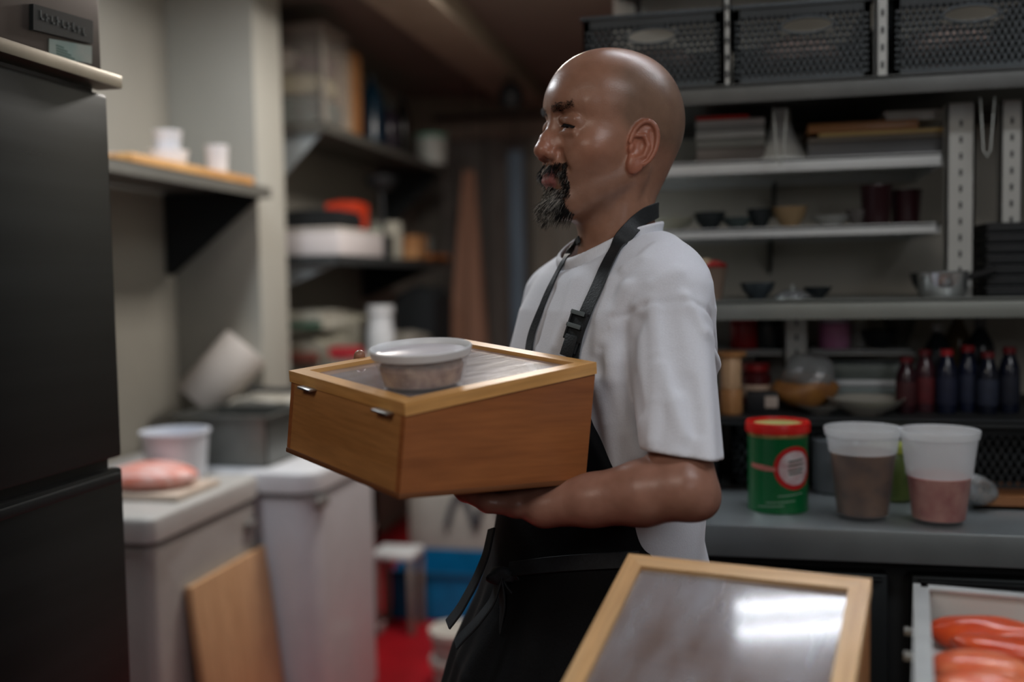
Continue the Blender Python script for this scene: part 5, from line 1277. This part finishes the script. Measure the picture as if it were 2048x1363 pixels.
# fine mesh for the head and neck, medium mesh for torso, arms and hands, merged in one object
HZ = 1.405
def head_part(P): return smax(head_w(P), HZ-P[:, 2], .0001)
V1, F1 = polygonize(head_part, OH+[-.16, -.16, -.22], OH+[.16, .16, .14], .0017)
V2, F2 = polygonize(lambda P: smax(smin(smin(torso(w2b(P), -.016), arms(w2b(P)), .03), ell(w2b(P), (.02, 0, .93), (.105, .15, .13)), .04), P[:, 2]-1.46, .0001), OB+[-.75, -.60, .78], OB+[.45, .45, 1.50], .0030)
Vb = np.concatenate([V1, V2]); Fb = np.concatenate([F1, F2+len(V1)])
skin = np_mesh('body', to_local(Vb), Fb, skinm, man, skin_pigment(Vb))
print('skin', len(Vb), _t.time()-_T0)
# --- shirt
FL = [([(1305, 600), (1313, 707), (1314, 800), (1303, 880)], .0040, .007), ([(1372, 594), (1408, 662), (1436, 730)], .0034, .007), ([(1418, 622), (1432, 680), (1438, 740)], -.003, .005),
      ([(1323, 735), (1343, 804), (1368, 870)], .0035, .008), ([(1254, 582), (1234, 626), (1214, 683), (1230, 763), (1258, 864), (1275, 905)], .0070, .012), ([(1276, 642), (1264, 683), (1266, 743), (1276, 820)], -.0045, .010),
      ([(1315, 489), (1283, 517), (1250, 537)], .0035, .008), ([(1355, 541), (1307, 574), (1276, 610)], .0030, .010),
      ([(1104, 580), (1085, 630), (1072, 678)], -.003, .008), ([(1198, 763), (1220, 844), (1236, 930)], .0050, .010), ([(1208, 700), (1200, 760)], -.004, .008),
      ([(1225, 560), (1200, 640), (1196, 700)], .003, .009), ([(1150, 560), (1130, 640), (1112, 690)], .003, .010), ([(1376, 760), (1390, 820), (1394, 862)], -.0022, .008), ([(1340, 610), (1350, 700), (1358, 770)], -.0025, .010)]
_f = []
for pl_, amp_, w_ in FL:
    pts_ = []
    for (x_, y_) in pl_:
        p_, t_ = march(x_, y_, shirt_solid)
        if t_ < 2.0: pts_.append(((p_-OB) @ TB.T).astype(f4))
    if len(pts_) > 1: _f.append((pts_, amp_, w_))
FOLDS = _f
def shirt_pts(label): pass
shirtm = pmat('white_cotton', 'd1d5dd', .85, var=.03, scale=500, bump=.12, sheen=.25)
V, F = polygonize(sleeve_hollow, OB+[-.42, -.42, .84], OB+[.42, .42, 1.52], .0034)
shirt = np_mesh('t_shirt', to_local(V), F, shirtm, man)
V, F = polygonize(collar_band, OB+[-.16, -.16, 1.36], OB+[.16, .16, 1.52], .0022)
np_mesh('collar', to_local(V), F, pmat('white_rib', 'd3d6dc', .85, var=.04, scale=900, stretch=(1, 1, .1), bump=.15), shirt)
print('shirt', len(V), _t.time()-_T0)
# --- apron
EP = []
for (x, y) in ((1150, 722), (1187, 850), (1228, 938), (1268, 1040), (1300, 1108)):
    p, t = march(x, y, lambda P: np.minimum(shirt_solid(P), skirt(w2b(P)))); q = (p-OB) @ TB.T; EP.append(q)
    print('edge', (x, y), np.round(q, 3))
zs = [e[2] for e in EP]; ls = [e[1] for e in EP]
order = np.argsort(zs); EDZ = np.array([.5, .8]+[zs[i] for i in order]); EDL = np.array([ls[order[0]]+.04, ls[order[0]]+.02]+[ls[i] for i in order]); ZTOP = max(zs)
apm = pmat('black_canvas', '07090c', .8, var=.25, scale=300, bump=.1, spec=.25)
V, F = polygonize(apron, OB+[-.42, -.42, .48], OB+[.42, .42, 1.36], .0040)
ap = np_mesh('apron', to_local(V), F, apm, man)
# neck straps
def strap_pts(pl, off):
    P = []; N = []
    for (x, y) in pl:
        p, t = march(x, y, union_sn, off=off); g = grad(union_sn, p[None].astype(f4), 3e-3)[0]; P.append(p-OB); N.append(g)
    return P, N
def resample(pl, n=5):
    out = []
    for i in range(len(pl)-1):
        for k in range(n): t = k/n; out.append((pl[i][0]*(1-t)+pl[i+1][0]*t, pl[i][1]*(1-t)+pl[i+1][1]*t))
    return out+[pl[-1]]
near = resample([(1290, 430), (1268, 450), (1246, 474), (1226, 504), (1208, 540), (1192, 578), (1178, 608), (1166, 636), (1154, 668), (1147, 700), (1143, 728)])
P, N = strap_pts(near, .0035)
# round the back of the neck
hq = [(-.045, .046, -.106), (-.060, .032, -.101), (-.070, .012, -.098), (-.070, -.012, -.098), (-.060, -.034, -.101), (-.042, -.048, -.110), (-.010, -.056, -.135)]
back = []; bn = []
def push(p):
    for _ in range(10):
        d = float(head_w(p[None].astype(f4))[0])-.0050; g = grad(head_w, p[None].astype(f4), 3e-3)[0]; p = p-d*g*.8
    return p, g
def smoothpath(Ps, it=2):
    Ps = [np.array(p, float) for p in Ps]
    for _ in range(it): Ps = [Ps[0]]+[(Ps[i-1]+2*Ps[i]+Ps[i+1])/4 for i in range(1, len(Ps)-1)]+[Ps[-1]]
    return Ps
first = P[0]+OB
a0 = first
seq = [a0]
for q in hq: seq.append(h2w(q))
seq2 = []
for i in range(len(seq)-1):
    for k in range(4): seq2.append(seq[i]*(1-k/4)+seq[i+1]*k/4)
for p in seq2[1:]:
    p2, g = push(np.array(p)); back.append(p2-OB); bn.append(g)
allP = smoothpath(back[::-1]+P, 3); allN = smoothpath(bn[::-1]+N, 3)
stm = pmat('strap_webbing', '14191c', .6, var=.2, scale=400, bump=.2)
MB().ribbon(allP, allN, .0215, .0022).build('neck_strap', stm, ap)
far = resample([(1158, 478), (1146, 493), (1128, 519), (1108, 556), (1090, 596), (1075, 635), (1064, 662), (1058, 690), (1057, 712)])
P, N = strap_pts(far, .0030)
P = smoothpath(P, 4); N = smoothpath(N, 6)
MB().ribbon(P, N, [.0095+.012*max(0, (k/(len(P)-1)-.55)/.45) for k in range(len(P))], .0022).build('neck_strap', stm, ap)
# buckle on the near strap: two-bar slider with pale ribs
bp, _ = march(1153, 652, union_sn, off=.008); bg_ = grad(union_sn, bp[None].astype(f4), 4e-3)[0]
q0, _ = march(1164, 625, union_sn, off=.008); q1, _ = march(1143, 690, union_sn, off=.008)
tg = (q0-q1)/np.linalg.norm(q0-q1); bg_ = bg_-tg*(bg_ @ tg); bg_ /= np.linalg.norm(bg_); sd = np.cross(tg, bg_)
MBk = Matrix.Identity(4)
for i in range(3): MBk[i][0] = sd[i]; MBk[i][1] = tg[i]; MBk[i][2] = bg_[i]; MBk[i][3] = (bp-OB)[i]
bk_ = MB().box(-.0145, .0145, .014, .019, -.002, .004, .0012).box(-.0145, .0145, -.019, -.014, -.002, .003, .0012).box(-.0145, -.011, -.019, .019, -.002, .003, .001).box(.011, .0145, -.019, .019, -.002, .003, .001).box(-.0145, .0145, -.003, .002, -.001, .0045, .001).xf(MBk).build('buckle', blackp, ap)
rb = MB()
for yy in (.0165, -.0005):
    rb.box(-.0115, .0115, yy-.0028, yy+.0028, .0042, .0062, .0006)
rb.xf(MBk).build('buckle_bar', pmat('buckle_pale_rib', '5f6869', .35), bk_)
MB().box(-.0115, .0115, -.034, .016, -.0018, .0012, .0008).box(-.0105, .0105, -.040, -.012, .0012, .0034, .001).xf(MBk).build('strap_loop', stm, ap)
# waist ties and knot
def onap(x, y, off=.004):
    p, t = march(x, y, lambda P_: np.minimum(apron(P_), shirt_solid(P_)), off=off); return p-OB, grad(apron, p[None].astype(f4), 4e-3)[0]
def tie(pl, w, name, off=.004):
    P = []; N = []
    for xy in resample(pl, 4): p, g = onap(*xy, off=off); P.append(p); N.append(g)
    return MB().ribbon(smoothpath(P, 3), smoothpath(N, 4), w, .003).build(name, apt, ap)
apt = pmat('tie_canvas', '161c21', .7, var=.3, scale=200)
tie([(1018, 1138), (1100, 1128), (1190, 1122), (1250, 1119), (1278, 1117)], .020, 'waist_tie')
kp, kg = onap(1000, 1152, .010)
MB().blob((0, 0, 0), (.018, .014, .013), 4, .15).xf(Matrix.Translation(kp)).build('knot', apt, ap)
def tail(offs, w, name):
    P = [kp+ER*a+EZ*b-ED*c for a, b, c in offs]; P = smoothpath([P[int(i)]*(1-(i % 1))+P[min(int(i)+1, len(P)-1)]*(i % 1) for i in np.linspace(0, len(P)-1, 25)], 3)
    MB().ribbon(P, [kg*.8-ER*.3]*25, w, .003).build(name, apt, ap)
tail([(0, 0, .004), (-.010, -.03, .012), (-.030, -.055, .014), (-.052, -.078, .010), (-.060, -.088, .008)], .020, 'tie_end')
tail([(0, 0, .004), (.004, -.035, .014), (-.004, -.07, .018), (.0, -.105, .020), (-.004, -.13, .02)], .018, 'tie_end')
tail([(-.010, .062, -.010), (-.018, .030, .006), (-.034, -.005, .012), (-.054, -.040, .012), (-.070, -.060, .012)], .024, 'tie_loop')
tail([(0, 0, .004), (.018, .004, .012), (.032, -.014, .014), (.026, -.034, .014), (.008, -.016, .010), (0, 0, .004)], .014, 'tie_loop')
print('apron', _t.time()-_T0)
# --- trousers and shoes
V, F = polygonize(lambda P: smax(legs(w2b(P))-.006, P[:, 2]-.96, .002), OB+[-.45, -.45, .04], OB+[.45, .45, 1.02], .007)
np_mesh('trousers', to_local(V), F, pmat('black_trousers', '121518', .85, var=.2), man)
for s_ in (1, -1):
    fo = FOOT[s_]
    V, F = polygonize(lambda P: smax(smin(ell(w2b(P), (fo[0]+.05, fo[1], .045), (.125, .047, .05)), ell(w2b(P), (fo[0]-.03, fo[1], .07), (.06, .042, .065)), .02), .0015-P[:, 2], .002), OB+[-.45, -.45, -.004], OB+[.45, .45, .17], .005)
    np_mesh('shoe', to_local(V), F, pmat('black_shoe', '101010', .5), man)
# --- eyes
for s_ in (1, -1):
    ep = h2w((.0742, s_*.0302, -.0022)); 
    e = MB().lathe([(.0128*math.sin(math.pi*k/20), -.0128*math.cos(math.pi*k/20)) for k in range(21)], n=28)
    M_ = Matrix.Identity(4); fd_ = TH[0]; ld_ = TH[1]
    for i in range(3): M_[i][0] = ld_[i]; M_[i][1] = (0, 0, 1)[i]; M_[i][2] = fd_[i]; M_[i][3] = (ep-OB)[i]
    eo = e.xf(M_).build('eye', pmat('eye_white', 'a89c92', .25), man)
    M3 = M_ @ Matrix.Translation((-.001*s_, -.002, 0))
    MB().lathe([(0, .01305), (.003, .0130), (.0056, .0122), (.0060, .0118), (.0060, .0112), (0, .0112)], n=24).xf(M3).build('iris', pmat('iris_dark', '120c0a', .15), eo)
# --- hair: goatee, moustache, brows, lashes as fine strands
def strands(name, roots, dirs, lens, rad, mats, parent, seed, curl=.25, frac=(.6,), greyness=None):
    rg = np.random.default_rng(seed); n = len(roots); seg = 4
    grp = rg.choice(len(mats), n, p=frac) if greyness is None else np.where(rg.random(n) < greyness, np.where(rg.random(n) < .4, 2, 1), 0); outs = []
    for g_ in range(len(mats)):
        I = np.where(grp == g_)[0]; v = []; f = []
        for i in I:
            p = roots[i].copy(); d = dirs[i].copy(); rnd = rg.normal(size=3)*curl; base = len(v)
            up = np.cross(d, [0.3, .2, 1.]); up /= np.linalg.norm(up)+1e-9; sdv = np.cross(d, up)
            for k in range(seg+1):
                r_ = rad*(1-.8*k/seg)
                for a_ in range(3): v.append(p+up*r_*math.cos(a_*2.094)+sdv*r_*math.sin(a_*2.094))
                d = d+rnd/seg*.6+np.array([0, 0, -.10]); d /= np.linalg.norm(d); p = p+d*lens[i]/seg
            for k in range(seg):
                for a_ in range(3): b0 = base+k*3; f.append((b0+a_, b0+(a_+1) % 3, b0+3+(a_+1) % 3, b0+3+a_))
        outs.append((np.array(v), np.array(f)))
    V_ = np.concatenate([o[0] for o in outs if len(o[0])]); off = 0; Fl = []; mi = []
    for g_, o in enumerate(outs):
        if len(o[0]): Fl.append(o[1]+off); off += len(o[0]); mi += [g_]*len(o[1])
    ob = np_mesh(name, V_, np.concatenate(Fl), mats[0], parent)
    for m in mats[1:]: ob.data.materials.append(m)
    ob.data.polygons.foreach_set('material_index', np.array(mi, dtype=np.int32)); return ob
HV = w2h(V1.astype(f4)); 
dark = pmat('hair_black', '141212', .6, spec=.2); grey = pmat('hair_grey', '85817a', .5); white_ = pmat('hair_white', 'c2bdb2', .5)
def pick(mask, n, seed):
    rg = np.random.default_rng(seed); I = np.where(mask)[0]; I = rg.choice(I, n); 
    P = V1[I]+rg.normal(size=(n, 3))*.0008
    P = P-(head_w(P.astype(f4)))[:, None]*grad(head_w, P.astype(f4)); return P, grad(head_w, P.astype(f4), 2e-3), w2h(P.astype(f4))
F_, L_a, U_ = HV[:, 0], np.abs(HV[:, 1]), HV[:, 2]
Fw = TH[0]
# moustache
mk = (F_ > .070) & (U_ < -.0525) & (U_ > -.0640-.35*np.clip(L_a-.010, 0, 1)) & (L_a < .031) & (U_ > -.082)
P, G, Hh = pick(mk, 850, 1); L0 = np.abs(Hh[:, 1])
D = G*.40+Fw*.40+np.array([0, 0, -.80])+np.sign(Hh[:, 1])[:, None]*TH[1]*(L0[:, None]*14); D /= np.linalg.norm(D, axis=1)[:, None]
strands('moustache', P-OB, D, rng.uniform(.006, .012, len(P)), .00030, [dark, grey, white_], man, 1, .3, greyness=np.clip(.60-(L0-.003)/.010, .03, .60))
# goatee: chin tuft and the arms that climb beside the mouth
tuft = (F_ > .050) & (U_ < -.086) & (U_ > -.119) & (L_a < .028)
armz = (F_ > .058) & (U_ < -.064) & (U_ > -.096) & (L_a > .0240) & (L_a < .032)
soul = (F_ > .08) & (U_ < -.083) & (U_ > -.092) & (L_a < .008)
P, G, Hh = pick(tuft | armz | soul, 3600, 2)
D = G*.40+Fw*.50+np.array([0, 0, -.72])+rng.normal(size=P.shape)*.10; D /= np.linalg.norm(D, axis=1)[:, None]
ln_ = rng.uniform(.008, .017, len(P))*np.where(Hh[:, 2] < -.098, 1.35, .50)*np.where(Hh[:, 0] > .06, 1.1, .7)
strands('goatee', P-OB, D, ln_, .00030, [dark, grey, white_], man, 2, .3, greyness=np.clip((Hh[:, 0]-.078)/.014, .02, .50))
# brows
for s_ in (1, -1):
    mk = (F_ > .050) & (HV[:, 1]*s_ > .007) & (HV[:, 1]*s_ < .041) & (U_ > .0145+.12*(L_a-.012)) & (U_ < .0235+.12*(L_a-.012))
    P, G, Hh = pick(mk, 380 if s_ == 1 else 160, 5+s_)
    D = G*.18+TH[1]*s_*.8+np.array([0, 0, .15]); D /= np.linalg.norm(D, axis=1)[:, None]
    strands('eyebrow', P-OB, D, rng.uniform(.004, .007, len(P)), .00020, [dark, pmat('hair_brown', '33251e', .6, spec=.2)], man, 7+s_, .2, (.5, .5))
    # lashes along the upper lid
    pts = [h2w((.0868-.35*(abs(l)-.0300)**2*90-.12*(l-.0300), s_*l, -.0035-.22*(l-.0300))) for l in np.linspace(.0170, .0430, 70)]
    P = np.array(pts); P = P-(head_w(P.astype(f4)))[:, None]*grad(head_w, P.astype(f4))
    D = np.tile(Fw*.8+np.array([0, 0, -.55]), (70, 1)); D /= np.linalg.norm(D, axis=1)[:, None]
    strands('eyelashes', P-OB, D, rng.uniform(.004, .006, 70), .00040, [dark], man, 9+s_, .2, (1.0,))
print('hair', _t.time()-_T0)
